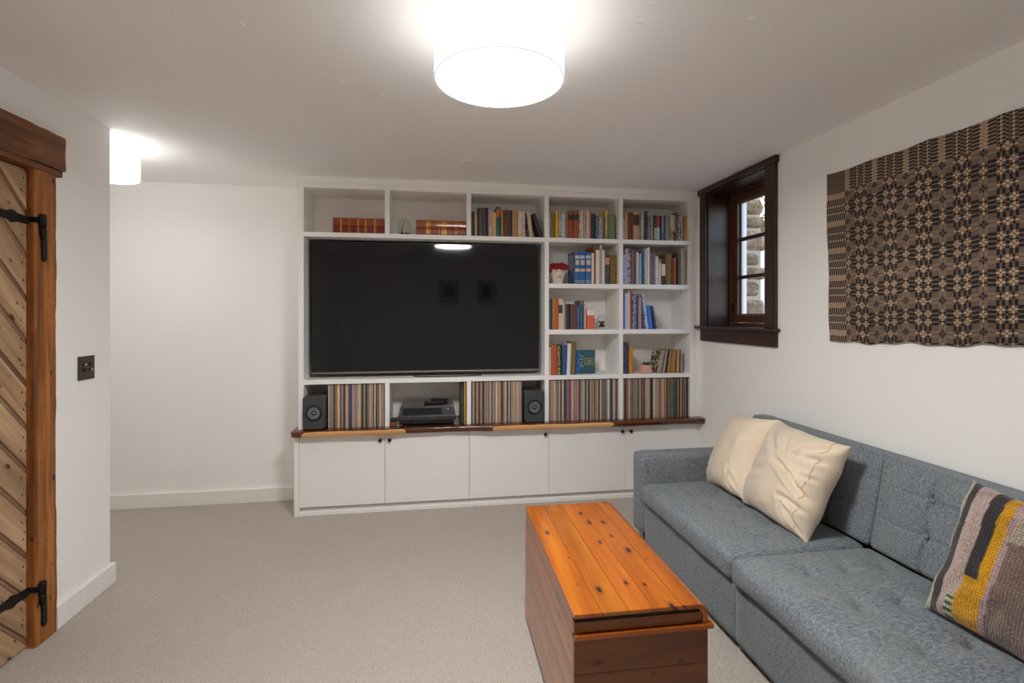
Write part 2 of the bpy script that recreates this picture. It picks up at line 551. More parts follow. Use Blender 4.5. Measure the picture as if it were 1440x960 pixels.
M_BEAM = mat_wood('aged_beam_wood', (62, 32, 10), (142, 84, 32), (196, 128, 56), 2, 0.6, 1.1, 0.12, bump=0.5)
M_BEAMY = mat_wood('aged_lintel_wood', (58, 32, 16), (112, 68, 34), (146, 92, 48), 1, 0.65, 1.1, 0.12, bump=0.5)
M_PLANK = mat_wood('weathered_plank', (124, 94, 70), (174, 140, 108), (204, 172, 138), 1, 0.7, 1.0, 0.22, knot_c=(70, 46, 30), use_obj=True, bump=0.3)
M_BEAD = mat_wood('plank_bead', (92, 68, 50), (132, 102, 78), (158, 126, 98), 1, 0.75)
M_DARKWOOD = mat_wood('dark_stained_trim', (34, 20, 16), (58, 36, 29), (76, 48, 38), 2, 0.4, 1.3, bump=0.1)
M_DARKWOODY = mat_wood('dark_stained_trim_long', (34, 20, 16), (58, 36, 29), (76, 48, 38), 1, 0.4, 1.3, bump=0.1)
M_SASH = mat_wood('brown_sash_wood', (50, 28, 18), (84, 48, 30), (104, 62, 40), 2, 0.4, 1.3)
M_IRON = simple('wrought_iron', (44, 41, 40), 0.55, 0.7, bump=(55, 0.5, 0.004))

def mat_glass(name, tint=(1, 1, 1, 1), rough=0.0, edge=(5.0, 0.7)):
    t = NT(name)
    t.t.nodes.remove(t.b)
    tr = t.n('BsdfTransparent'); tr.inputs[0].default_value = tint
    gl = t.n('BsdfGlossy'); gl.inputs['Roughness'].default_value = rough
    lw = t.n('LayerWeight'); lw.inputs[0].default_value = 0.5
    fac = t.math('ADD', 0.03, t.math('MULTIPLY', t.math('POWER', lw.outputs['Facing'], edge[0]), edge[1]))
    mx = t.n('MixShader')
    t.t.links.new(fac, mx.inputs[0]); t.t.links.new(tr.outputs[0], mx.inputs[1]); t.t.links.new(gl.outputs[0], mx.inputs[2])
    t.t.links.new(mx.outputs[0], t.t.nodes['Material Output'].inputs[0])
    return t.m
M_GLASS = mat_glass('window_glass')

# ------------------------------------------------------------------ the room
XL, XR, YB, YR, ZC = -1.725, 2.122, 4.13, -1.6, 2.44
YE = 2.99          # the left wall ends here, the passage opens behind it
XH = -3.6          # end of the passage
WY0, WY1, WZ0, WZ1 = 2.945, 3.655, 1.352, 2.402
DY0, DY1, DZ = 1.64, 2.455, 2.072

struct(link('floor', box(XH - .12, XR + .33, YR - .12, YB + .12, -.1, 0), M_CARPET, origin=(0, 0, 0)))
CEILING = struct(link('ceiling', box(XH - .12, XR + .33, YR - .12, YB + .12, ZC, ZC + .12), M_CEIL, origin=(0, 0, ZC)))
struct(link('wall_left', boxes([(XL - .14, XL, YR, DY0 - .03, 0, ZC), (XL - .14, XL, DY1 + .03, YE, 0, ZC), (XL - .14, XL, DY0 - .03, DY1 + .03, DZ + .02, ZC),
                                (XH, XL - .14, YE - .12, YE, 0, ZC)]), M_WALL, origin=(0, 0, 0)))
struct(link('wall_back', box(XH - .12, XR + .33, YB, YB + .12, 0, ZC), M_WALL, origin=(0, 0, 0)))
struct(link('wall_right', boxes([(XR, XR + .33, YR, WY0, 0, ZC), (XR, XR + .33, WY1, YB, 0, ZC), (XR, XR + .33, WY0, WY1, 0, WZ0),
                                 (XR, XR + .33, WY0, WY1, WZ1, ZC)]), M_WALL, origin=(0, 0, 0)))
struct(link('wall_rear', box(XL - .14, XR + .33, YR - .12, YR, 0, ZC), M_WALL, origin=(0, 0, 0)))
struct(link('wall_passage', box(XH - .12, XH, YE - .12, YB, 0, ZC), M_WALL, origin=(0, 0, 0)))

# raised plaster flecks and trowel ridges left on the ceiling
rk = random.Random(31)
bm = bmesh.new()
for (mx_, my_) in [(-0.85, 1.79), (-0.86, 1.81), (-0.67, 1.85), (-1.35, 2.15), (-0.87, 2.0), (-0.83, 2.25), (-0.79, 2.34), (-0.71, 2.29), (-0.39, 2.22), (-0.34, 2.13), (-0.36, 2.22), (-0.39, 2.54), (-0.45, 2.46), (-0.33, 2.44), (-0.24, 2.33), (-0.41, 2.03), (-0.16, 1.93), (-0.25, 2.73), (-0.25, 2.91), (-0.37, 2.19), (-0.4, 2.23), (-0.37, 2.49), (0.8, 2.42), (0.83, 2.45), (0.67, 1.58), (0.7, 1.61), (0.66, 1.55), (1.12, 2.33), (1.1, 2.03), (1.05, 1.56), (1.19, 1.59), (0.86, 2.84), (0.63, 2.8), (0.65, 2.67), (1.12, 2.37), (0.94, 2.49), (-0.82, 2.09), (-0.92, 1.82), (-0.04, 2.67), (1.55, 1.62)]:
    for rep_ in range(rk.choice((1, 1, 2))):
        ln, wd_, ht = rk.uniform(.012, .05), rk.uniform(.003, .006), rk.uniform(.002, .004)
        an = rk.gauss(.15, .7)
        ax, ay = mx_ + rk.uniform(-.025, .025), my_ + rk.uniform(-.025, .025)
        ca_, sa_ = math.cos(an), math.sin(an)
        ring = []
        for (u, w_, z_) in ((-.5, 0, 0), (-.2, .5, 0), (.25, .45, 0), (.5, 0, 0), (.2, -.5, 0), (-.25, -.5, 0)):
            ring.append(bm.verts.new((ax + ca_ * u * ln - sa_ * w_ * wd_, ay + sa_ * u * ln + ca_ * w_ * wd_, ZC + .0005)))
        top_ = bm.verts.new((ax - ca_ * .1 * ln, ay - sa_ * .1 * ln, ZC - ht)); top2 = bm.verts.new((ax + ca_ * .25 * ln, ay + sa_ * .25 * ln, ZC - ht * .7))
        for tri in ((0, 1, 'a'), (1, 2, 'ab'), (2, 3, 'b'), (3, 4, 'b'), (4, 5, 'ab'), (5, 0, 'a')):
            p_, q_ = ring[tri[0]], ring[tri[1]]
            if tri[2] == 'a': bm.faces.new((p_, q_, top_))
            elif tri[2] == 'b': bm.faces.new((p_, q_, top2))
            elif tri[0] == 1: bm.faces.new((p_, q_, top2, top_))
            else: bm.faces.new((p_, q_, top_, top2))
fl = link('plaster_flecks', from_bm(bm), M_CEIL, CEILING); fl['kind'] = 'stuff'

BBH, BBT = .105, .02
struct(link('baseboard_back', box(XH, -.9925, YB - BBT, YB, 0, BBH, .003), M_TRIMW))
struct(link('baseboard_left', boxes([(XL, XL + BBT, 2.583, YE + BBT, 0, BBH), (XH + .02, XL, YE, YE + BBT, 0, BBH)], .003), M_TRIMW))
struct(link('baseboard_right', box(XR - BBT, XR, YR + .02, 3.66, 0, BBH, .003), M_TRIMW))
struct(link('baseboard_rear', box(XL, XR - BBT, YR, YR + BBT, 0, BBH, .003), M_TRIMW))

# ------------------------------------------------------------------ plank door in its rough timber frame
XD = XL - .012
backing = struct(link('door_1', box(XD - .06, XD - .014, DY0 + .004, DY1 - .004, .012, DZ - .004), M_BEAD, origin=(XD, (DY0 + DY1) / 2, 0)))
def clip_poly(poly, n, d, keep):
    out = []
    for i in range(len(poly)):
        a, b = poly[i], poly[(i + 1) % len(poly)]
        da, db = (a[0] * n[0] + a[1] * n[1] - d) * keep, (b[0] * n[0] + b[1] * n[1] - d) * keep
        if da >= 0: out.append(a)
        if da * db < 0:
            k = da / (da - db)
            out.append((a[0] + (b[0] - a[0]) * k, a[1] + (b[1] - a[1]) * k))
    return out
ANG = R(-48)
dirv = (math.cos(ANG), math.sin(ANG)); nrm = (-dirv[1], dirv[0])
rect = [(DY0 + .004, .014), (DY1 - .004, .014), (DY1 - .004, DZ - .006), (DY0 + .004, DZ - .006)]
pitch = .1235
dmin = min(p[0] * nrm[0] + p[1] * nrm[1] for p in rect); dmax = max(p[0] * nrm[0] + p[1] * nrm[1] for p in rect)
# a joint passes through (2.4575, 1.497) in the door plane
d_ref = 2.461 * nrm[0] + 1.499 * nrm[1]
k0 = math.floor((dmin - d_ref) / pitch) - 1
nail_me = None
def diag_piece(name, d0, d1, x0, x1, mat, bev):
    poly = clip_poly(clip_poly(rect, nrm, d0, 1), nrm, d1, -1)
    # drop near-duplicate corners
    pp = []
    for q in poly:
        if not pp or (abs(q[0] - pp[-1][0]) + abs(q[1] - pp[-1][1])) > 1e-4: pp.append(q)
    if len(pp) > 2 and abs(pp[0][0] - pp[-1][0]) + abs(pp[0][1] - pp[-1][1]) < 1e-4: pp.pop()
    if len(pp) < 3: return None, None
    c = (sum(q[0] for q in pp) / len(pp), sum(q[1] for q in pp) / len(pp))
    loc = []
    for q in pp:
        dy, dz = q[0] - c[0], q[1] - c[1]
        loc.append((dy * dirv[0] + dz * dirv[1], dy * nrm[0] + dz * nrm[1]))
    me = prism(loc, 0, x0, x1)
    if bev:
        bm = bmesh.new(); bm.from_mesh(me)
        es = [e for e in bm.edges if all(abs(v.co.x - x1) < 1e-6 for v in e.verts)]
        bmesh.ops.bevel(bm, geom=es, offset=bev, segments=2, affect='EDGES')
        bm.to_mesh(me); bm.free()
    o = link(name, me, mat, backing, local=True)
    o.location = (0, c[0] - (DY0 + DY1) / 2, c[1])
    o.rotation_euler = (ANG, 0, 0)
    return o, c
for k in range(k0, k0 + 40):
    a = d_ref + k * pitch
    if a > dmax: break
    o, c = diag_piece('plank', a + .010, a + pitch - .010, -.014, 0.0, M_PLANK, .002)
    if o:
        s = .86 + .24 * ((k * 37) % 11) / 11
        o.color = (s, s * .985, s * .96, 1)
        # two nails where the plank meets the hinge-side stile
        for e in (.03, .075):
            dd = a + .010 + e
            yy = DY1 - .022 - .006 * ((k + int(e * 100)) % 3)
            zz = (dd - yy * nrm[0]) / nrm[1]
            if .04 < zz < DZ - .03:
                if nail_me is None:
                    nail_me = lathe([(.0036, 0), (.0034, .0012), (.002, .002), (0, .0023)], 0, 0, 10)
                    nail_me.materials.append(M_IRON)
                n = bpy.data.objects.new('nail', nail_me); COL.objects.link(n)
                n.parent = o
                dy, dz = yy - c[0], zz - c[1]
                n.location = (0.0, dy * dirv[0] + dz * dirv[1], dy * nrm[0] + dz * nrm[1])
                n.rotation_euler = (0, R(90), 0)
    diag_piece('bead', a - .008, a + .008, -.014, -.004, M_BEAD, .002)

def rough_beam(x0, x1, y0, y1, z0, z1, axis, seed, amp=.006, n=26):
    """hewn timber: a box with wandering, chipped arrises"""
    rng = random.Random(seed)
    lo, hi = (y0, y1) if axis == 1 else (z0, z1)
    vs, fs = [], []
    ring = 12
    for i in range(n + 1):
        t = lo + (hi - lo) * i / n
        if axis == 1: cs = [(x0, z0), (x1, z0), (x1, z1), (x0, z1)]
        else: cs = [(x0, y0), (x1, y0), (x1, y1), (x0, y1)]
        pts = []
        for q in range(4):
            a, b = cs[q], cs[(q + 1) % 4]
            for f in (.06, .5, .94):
                pts.append((a[0] + (b[0] - a[0]) * f, a[1] + (b[1] - a[1]) * f))
        cxx, cyy = sum(p[0] for p in pts) / ring, sum(p[1] for p in pts) / ring
        for q, p in enumerate(pts):
            w = amp * (mnoise.noise(Vector((t * 5, q * 1.7, seed))) * 1.0 + mnoise.noise(Vector((t * 19, q * 2.3, seed + 5))) * .6)
            if p[0] < x0 + 1e-4: w = 0
            d = Vector((p[0] - cxx, p[1] - cyy)); d.normalize()
            pp = (p[0] + d.x * w, p[1] + d.y * w)
            vs.append((pp[0], t, pp[1]) if axis == 1 else (pp[0], pp[1], t))
    for i in range(n):
        for q in range(ring):
            fs.append((i * ring + q, i * ring + (q + 1) % ring, (i + 1) * ring + (q + 1) % ring, (i + 1) * ring + q))
    fs.append(tuple(range(ring))); fs.append(tuple(range(n * ring, (n + 1) * ring)))
    return raw(vs, fs)
lintel = struct(link('trim_1', rough_beam(XL, XL + .035, 1.48, 2.612, DZ + .028, 2.258, 1, 3, .007, 40), M_BEAMY))
lip = link('lip', rough_beam(XL - .13, XL + .028, 1.48, 2.600, DZ, DZ + .0275, 1, 9, .003, 40), M_BEAMY, lintel)
link('post', rough_beam(XL - .13, XL + .022, DY1, 2.578, 0.0, DZ, 2, 4, .004, 46), M_BEAM, lintel)
link('post', rough_beam(XL - .13, XL + .022, 1.515, DY0, 0.0, DZ, 2, 6, .004, 46), M_BEAM, lintel)

def strap_hinge(z):
    prof = []
    N = 48
    up, dn = [], []
    for i in range(N + 1):
        y = 1.80 + (2.462 - 1.80) * i / N
        w = .011 + .006 * (i / N)
        w += .011 * math.exp(-((y - 2.37) / .016) ** 2)
        if y < 1.86: w = .017 * max(.12, (y - 1.80) / .06) + .008 * math.exp(-((y - 1.845) / .02) ** 2)
        zz = z + .006 * math.sin((y - 2.0) * 9)
        up.append((y, zz + w)); dn.append((y, zz - w))
    me = prism(up + dn[::-1], 0, XD, XD + .0065)
    h = link('hinge_strap', me, M_IRON, backing)
    kn = lathe([(0, z - .026), (.0135, z - .026), (.0135, z + .02), (.011, z + .026), (0, z + .027)], XL + .034, 2.474, 16)
    link('knuckle', kn, M_IRON, h)
    link('neck', box(XD, XL + .040, 2.452, 2.474, z - .012, z + .012, .003), M_IRON, h)
    rv = link('rivet', lathe([(.007, 0), (.006, .003), (0, .0045)], 0, 0, 12), M_IRON, h, local=True)
    rv.location = (XD + .0065 - world_origin(h).x, 2.37 - world_origin(h).y, z - world_origin(h).z); rv.rotation_euler = (0, R(90), 0)
    pl = prism([(2.479, z - .03), (2.490, z - .045), (2.503, z - .06), (2.505, z - .165), (2.497, z - .178), (2.487, z - .178), (2.480, z - .165), (2.478, z - .09), (2.470, z - .05)], 0, XL + .022, XL + .031)
    link('pintle_plate', pl, M_IRON, h)
    link('pintle_elbow', tube([(XL + .034, 2.474, z - .028), (XL + .036, 2.474, z - .05), (XL + .03, 2.482, z - .066), (XL + .024, 2.488, z - .078)], .0125, 10), M_IRON, h)
strap_hinge(1.853)
strap_hinge(0.252)

# light switch: bronze plate with two pairs of push buttons
M_BRONZE = simple('bronze_plate', (92, 80, 68), 0.42, 0.75, bump=(90, .08, .001))
M_BLACK = simple('black_plastic', (24, 23, 24), 0.4)
M_BUTTON = simple('pearl_button', (222, 214, 200), 0.25)
sw = thing('switch_plate', 'square bronze push-button switch plate on the white wall beside the plank door', 'light switch', (XL, 2.80, 1.118))
link('plate', box(XL + .0005, XL + .006, 2.741, 2.859, 1.118, 1.236, .002), M_BRONZE, sw)
for i, yy in enumerate((2.781, 2.825)):
    for j, zz in enumerate((1.194, 1.166)):
        pearl = (i + j) % 2 == 0
        b = link('push_button', lathe([(.0085, 0), (.0085, .005), (.007, .008 if pearl else .0065), (0, .0085 if pearl else .006)], 0, 0, 16), M_BLACK if not pearl else M_BRONZE, sw, local=True)
        b.location = (.006, yy - 2.80, zz - 1.118); b.rotation_euler = (0, R(90), 0)
        if pearl:
            d = link('pearl_cap', lathe([(.005, .008), (.004, .0098), (0, .0104)], 0, 0, 14), M_BUTTON, b, local=True)
for yy in (2.781, 2.825):
    for zz in (1.133, 1.221):
        s = link('screw', lathe([(.003, 0), (.0026, .0012), (0, .0015)], 0, 0, 10), M_BRONZE, sw, local=True)
        s.location = (.006, yy - 2.80, zz - 1.118); s.rotation_euler = (0, R(90), 0)

# ------------------------------------------------------------------ window
win = struct(link('window_1', boxes([(2.30, 2.36, WY0, WY0 + .05, WZ0, WZ1), (2.30, 2.36, WY1 - .035, WY1, WZ0, WZ1), (2.30, 2.36, WY0 + .05, WY1 - .035, WZ0, WZ0 + .03), (2.30, 2.36, WY0 + .05, WY1 - .035, WZ1 - .035, WZ1)], .002), M_SASH, origin=(2.33, 3.3, WZ0)))
CX0, CX1 = XR - .022, XR
link('side_casing', box(CX0, CX1, 2.845, WY0, WZ0 + .004, 2.396, .0015), M_DARKWOOD, win)
link('side_casing', box(CX0, CX1, WY1, 3.745, WZ0 + .004, 2.396, .0015), M_DARKWOOD, win)
link('head_casing', box(CX0 - .008, CX1, 2.83, 3.765, 2.396, 2.4385, .002), M_DARKWOODY, win)
link('sill', box(CX0 - .028, 2.30, 2.822, 3.788, WZ0 - .018, WZ0 + .003, .006, 3), M_DARKWOODY, win)
link('apron', box(CX0 + .002, CX1, 2.842, 3.742, 1.238, WZ0 - .018, .0015), M_DARKWOODY, win)
link('jamb_liner', box(CX1 - .004, 2.30, WY1 - .012, WY1 - .0005, WZ0 + .003, WZ1 - .012), M_DARKWOOD, win)
link('jamb_liner', box(CX1 - .004, 2.30, WY0 + .0005, WY0 + .012, WZ0 + .003, WZ1 - .012), M_DARKWOOD, win)
link('head_liner', box(CX1 - .004, 2.30, WY0 + .012, WY1 - .012, WZ1 - .012, WZ1 - .0005), M_DARKWOODY, win)
SY0, SY1, SZ0, SZ1 = WY0 + .05, WY1 - .035, WZ0 + .03, WZ1 - .035
GY0, GY1, GZ0, GZ1 = SY0 + .06, SY1 - .06, SZ0 + .058, SZ1 - .055
sash = link('sash', boxes([(2.308, 2.352, SY0 + .002, GY0, SZ0 + .002, SZ1 - .002), (2.308, 2.352, GY1, SY1 - .002, SZ0 + .002, SZ1 - .002),
                           (2.308, 2.352, GY0, GY1, SZ0 + .002, GZ0), (2.308, 2.352, GY0, GY1, GZ1, SZ1 - .002)], .003), M_SASH, win)
M_SPACER = simple('grey_metal_bead', (150, 152, 158), 0.35, 0.6)
link('glazing_bead', boxes([(2.335, 2.349, GY1 - .018, GY1, GZ0, GZ1), (2.335, 2.349, GY0, GY0 + .014, GZ0, GZ1), (2.335, 2.349, GY0 + .014, GY1 - .018, GZ0, GZ0 + .012), (2.335, 2.349, GY0 + .014, GY1 - .018, GZ1 - .012, GZ1)]), M_SPACER, sash)
hz_ = (GZ1 - GZ0) / 3
M_MUNTIN = simple('muntin_dark', (62, 54, 52), 0.4)
for k in (1, 2):
    link('muntin', box(2.322, 2.349, GY0 + .014, GY1 - .018, GZ0 + k * hz_ - .013, GZ0 + k * hz_ + .013, .003), M_MUNTIN, sash)
for k in range(3):
    z0 = GZ0 + k * hz_ + (.013 if k else .012); z1 = GZ0 + (k + 1) * hz_ - (.013 if k < 2 else .012)
    link('pane', box(2.340, 2.344, GY0 + .014, GY1 - .018, z0, z1), M_GLASS, sash)
# wrought casement stay on the far frame side
link('window_latch', boxes([(2.300, 2.308, WY1 - .052, WY1 - .036, 1.46, 1.54), (2.292, 2.300, WY1 - .050, WY1 - .038, 1.475, 1.52)], .002), M_IRON, win)
# ------------------------------------------------------------------ outside the window
M_STONE = NT('rubble_stone')
_v = M_STONE.coord()
_oi = M_STONE.n('ObjectInfo')
_c = M_STONE.ramp(M_STONE.noise(_v, 14, 5, .65), [(.3, lin((92, 78, 64))), (.52, lin((150, 132, 112))), (.7, lin((196, 180, 158)))])
M_STONE.base(M_STONE.mix(1.0, _c, _oi.outputs['Color'], 'MULTIPLY'))
M_STONE.p(rough=.9, spec=.2); M_STONE.bump(M_STONE.noise(_v, 30, 5, .7), .8, .02)
M_STONE = M_STONE.m
M_MORTAR = simple('lime_mortar', (176, 166, 150), .9, bump=(60, .5, .01))
pier = thing('stone_jamb', 'rough rubble stone jamb seen through the window panes', 'stone wall', (2.56, 3.80, 0))
link('mortar_core', box(2.455, 2.63, 3.735, 4.05, 0, 2.9), M_MORTAR, pier)
rs = random.Random(21)
z = 0.95
row = 0
while z < 2.75:
    h = rs.uniform(.10, .19)
    for (xa, xb) in ((2.452, 2.665),):
        bm = bmesh.new()
        bmesh.ops.create_cube(bm, size=1)
        bmesh.ops.subdivide_edges(bm, edges=bm.edges, cuts=3, use_grid_fill=True)
        x1 = xb + rs.uniform(-.035, .03); y0 = 3.700 + rs.uniform(-.012, .02)
        for v in bm.verts:
            q = Vector((v.co.x, v.co.y, v.co.z)) * 2
            L = (abs(q.x) ** 5 + abs(q.y) ** 5 + abs(q.z) ** 5) ** .2
            q /= max(L, 1e-4)
            w = 1 + .13 * mnoise.noise(q * 1.6 + Vector((row * 3.1, z, 2)))
            v.co = Vector(((xa + x1) / 2 + q.x * (x1 - xa) / 2 * w, (y0 + 4.03) / 2 + q.y * (4.03 - y0) / 2 * (1 + (w - 1) * .35), z + h / 2 + q.z * h / 2 * .97))
        o = link('stone', from_bm(bm), M_STONE, pier)
        s = rs.uniform(.75, 1.15); o.color = (s, s * rs.uniform(.94, 1.0), s * rs.uniform(.86, .98), 1)
    z += h; row += 1
M_RENDER = simple('white_render', (232, 230, 226), .85, bump=(25, .2, .01))
tag(link('garden_wall', boxes([(4.9, 5.1, 2.5, 13.0, 0, 2.50), (4.86, 5.14, 2.5, 13.0, 2.50, 2.56)]), M_RENDER), 'white rendered garden wall outside the window', 'garden wall')
tag(link('garden_ground', box(2.46, 12, 2.0, 16.0, .78, .8), simple('garden_gravel', (150, 140, 126), .95, bump=(40, .8, .02))), kind='structure')
M_LEAF = NT('autumn_leaf')
_oi = M_LEAF.n('TexCoord')
_n = M_LEAF.noise(_oi.outputs['Object'], 3.5, 2)
M_LEAF.base(M_LEAF.ramp(_n, [(.35, lin((92, 104, 40))), (.5, lin((178, 160, 50))), (.65, lin((222, 186, 60)))]))
M_LEAF.p(rough=.6); M_LEAF = M_LEAF.m
M_BARK = mat_wood('tree_bark', (60, 48, 38), (92, 76, 60), (120, 102, 84), 2, .9, .6, bump=.8)
def tree(x, y, hgt, seed, label):
    t = thing('garden_tree', label, 'tree', (x, y, .8), 'trees beyond the garden wall')
    rng = random.Random(seed)
    link('trunk', tube([(x, y, .8), (x + .05, y + .03, 1.8), (x - .03, y + .1, 2.8), (x + .06, y + .06, hgt * .8)], lambda k: .13 * (1 - .6 * k), 10), M_BARK, t)
    for k in range(5):
        a = rng.uniform(0, 6.28); r = rng.uniform(.5, .9)
        z0 = rng.uniform(2.2, hgt * .7)
        link('branch', tube([(x, y + .06, z0), (x + r * .5 * math.cos(a), y + r * .5 * math.sin(a), z0 + .3), (x + r * math.cos(a), y + r * math.sin(a), z0 + .75)], lambda k: .05 * (1 - .7 * k), 7), M_BARK, t)
    vs, fs = [], []
    for k in range(900):
        while True:
            p = Vector((rng.uniform(-1, 1), rng.uniform(-1, 1), rng.uniform(-1, 1)))
            if .25 < p.length < 1: break
        c = Vector((x + p.x * 1.0, y + .06 + p.y * 1.1, 3.35 + p.z * 1.05))
        n = Vector((rng.uniform(-1, 1), rng.uniform(-1, 1), rng.uniform(-1, 1))).normalized()
        a = n.orthogonal().normalized() * .055; b = n.cross(a).normalized() * .032
        i = len(vs)
        vs += [c - a, c + b, c + a, c - b + n * .01]
        fs.append((i, i + 1, i + 2, i + 3))
    lf = link('foliage', raw(vs, fs), M_LEAF, t); lf['kind'] = 'stuff'
tree(6.3, 8.9, 4.2, 3, 'yellow-leaved tree seen high through the left of the window')
tree(6.6, 6.4, 4.0, 8, 'yellow-green tree seen high through the right of the window')

# ------------------------------------------------------------------ bookcase
D0, D1 = 3.78, 4.11
WT = .62                         # worktop level
X0, CW, CT = -.929, .5664, .0337
cx = [X0 + k * (CW + CT) for k in range(5)]           # left edge of each bay
XE = cx[4] + CW                                       # right inner edge
S1T, S1B, RB = 2.0395, 2.0065, 2.359
TVT, TVB = .974, .9407
S2T, S2B, S3T, S3B = 1.685, 1.650, 1.329, 1.292
bc = thing('bookcase', 'tall white built-in bookcase framing the television above the wooden counter', 'bookcase', (.55, 3.95, WT))
B = .0015
def wb(name, *a): return link(name, box(*a, B, 1), M_WHITE, bc)
wb('side_panel', X0 - .038, X0, D0, D1, WT, 2.395)
wb('side_panel', XE, XE + .042, D0, D1, WT, 2.395)
wb('scribe_strip', XE + .042, XR - .0005, D0 + .012, D0 + .03, WT, 2.395)
wb('top_rail', X0, XE, D0, D1, RB, 2.395)
link('crown', box(X0 - .047, XR - .0005, D0 - .012, D1, 2.395, ZC - .0005, B, 1), M_WHITE, bc)
wb('back_panel', X0 - .03, XE + .03, D1, D1 + .018, WT, 2.395)
for k in (0, 1):
    wb('divider', cx[k] + CW, cx[k + 1], D0, D1, S1T, RB)
    wb('divider', cx[k] + CW, cx[k + 1], D0, D1, WT, TVB)
for k in (2, 3):
    wb('divider', cx[k] + CW, cx[k + 1], D0, D1, WT, RB)
XT1 = cx[2] + CW                                      # right side of the television bay
wb('shelf', X0, XT1, D0, D1, S1B, S1T)
wb('shelf', X0, XT1, D0, D1, TVB, TVT)
for k in (3, 4):
    for (a, b) in ((S1B, S1T), (S2B, S2T), (S3B, S3T), (TVB, TVT)):
        wb('shelf', cx[k], cx[k] + CW, D0, D1, a, b)

# ------------------------------------------------------------------ base cabinets, plinth, live-edge counter
DOORS = [-.959, -.361, .257, .871, 1.493, 2.078]
M_KNOB = simple('black_knob', (20, 18, 18), .35, .3)
def cabinet(i0, i1, label, knobs, end=False):
    a, b = DOORS[i0], DOORS[i1]
    c = thing('base_cabinet', label, 'cabinet', ((a + b) / 2, 3.95, .030), 'white base cabinets under the counter')
    bd = [(a + .001, b - .001, 3.802, 4.128, .062, .574), (a + .001, b - .001, 3.90, 4.128, .030, .062)]
    link('body', boxes(bd), M_WHITE, c)
    if end:
        link('end_panel', box(-.992, a, 3.766, 4.128, 0, .574, B, 1), M_WHITE, c)
    for k in range(i0, i1):
        d = link('door', box(DOORS[k] + .0016, DOORS[k + 1] - .0016, 3.78, 3.8015, .060, .5715, .0015, 1), M_WHITE, c)
        if knobs[k - i0] is not None:
            kx = knobs[k - i0]
            kn = link('knob', lathe([(.006, 0), (.0055, .010), (.0125, .014), (.0135, .020), (.012, .025), (0, .027)], 0, 0, 20), M_KNOB, d, local=True)
            kn.location = Vector((kx, 3.78, .526)) - world_origin(d); kn.rotation_euler = (R(90), 0, 0)
cabinet(0, 2, 'white two-door base cabinet under the left speaker and turntable', (-.394, -.327), True)
cabinet(2, 3, 'white single-door base cabinet under the right speaker', (.841,))
cabinet(3, 5, 'white two-door base cabinet partly hidden by the sofa arm', (1.460, 1.530))
tag(link('plinth_board', box(-.9585, 2.078, 3.772, 4.10, 0, .0295, .002, 1), M_WHITE), 'long white toe-kick board along the floor under the cabinets', 'plinth')
tag(link('filler_strip', box(2.0785, XR - .0005, 3.792, 3.81, 0, .574, .001, 1), M_WHITE), 'narrow white filler strip between the last cabinet and the right wall', 'filler strip')

t = NT('live_edge_walnut')
v = t.coord((.9, 14, 14))
g1 = t.noise(v, 1.0, 5, .6, .7); g2 = t.noise(v, 5.0, 4, .6)
f = t.math('ADD', t.math('MULTIPLY', g1, .75), t.math('MULTIPLY', g2, .25))
heart = t.ramp(f, [(.32, lin((44, 20, 10))), (.5, lin((88, 44, 20))), (.68, lin((122, 68, 32)))])
sap = t.ramp(f, [(.3, lin((196, 130, 72))), (.55, lin((226, 172, 112))), (.7, lin((238, 194, 140)))])
at = t.n('Attribute', attribute_name='sap')
sf = t.ramp(t.math('ADD', at.outputs['Fac'], t.math('MULTIPLY', t.math('SUBTRACT', t.noise(t.coord((3, 9, 9)), 2, 3), .5), .7)), [(.47, (0, 0, 0, 1)), (.53, (1, 1, 1, 1))])
t.base(t.mix(sf, heart, sap)); t.p(rough=.2, spec=.5, coat=.4, coatr=.08); t.bump(f, .04, .003)
M_SLAB = t.m
def counter():
    N = 240
    xa, xb = -1.0, XR - .001
    vs, fs, sapv = [], [], []
    prof_n = 9
    def bump1(x, a, b, s):
        return 1 / (1 + math.exp(-(x - a) / s)) * 1 / (1 + math.exp((x - b) / s))
    for i in range(N + 1):
        x = xa + (xb - xa) * i / N
        y = 3.700 + .014 * mnoise.noise(Vector((x * 2.1, 1.5, 0))) + .007 * mnoise.noise(Vector((x * 7, 4.5, 0))) + .012 * bump1(x, -.25, .42, .05)
        if x < -.95: y += ((-.95 - x) / .05) ** 2 * .02
        sw_ = max(bump1(x, -.93, -.20, .02), bump1(x, .43, 1.36, .03))
        low = .002 * mnoise.noise(Vector((x * 9, 8, 0)))
        ring = [(y + .012, WT, 0), (y + .005, WT - .002, .3), (y + .001, WT - .008, .85), (y, WT - .020, 1.0), (y + .003, WT - .032, 1.0), (y + .012, WT - .043 + low, .9), (y + .03, .5765, .5), (4.129, .5765, 0), (4.129, WT, 0)]
        for (yy, zz, s) in ring:
            vs.append((x, yy, zz)); sapv.append(s * sw_)
    n = prof_n
    for i in range(N):
        for q in range(n):
            fs.append((i * n + q, i * n + (q + 1) % n, (i + 1) * n + (q + 1) % n, (i + 1) * n + q))
    fs.append(tuple(range(n))); fs.append(tuple(range(N * n, (N + 1) * n)))
    me = raw(vs, fs)
    at = me.attributes.new('sap', 'FLOAT', 'POINT')
    at.data.foreach_set('value', sapv)
    me.polygons.foreach_set('use_smooth', [len(p.vertices) == 4 for p in me.polygons])
    return me
tag(link('wooden_counter', counter(), M_SLAB), 'long dark walnut live-edge counter with pale sapwood front over the white cabinets', 'counter')

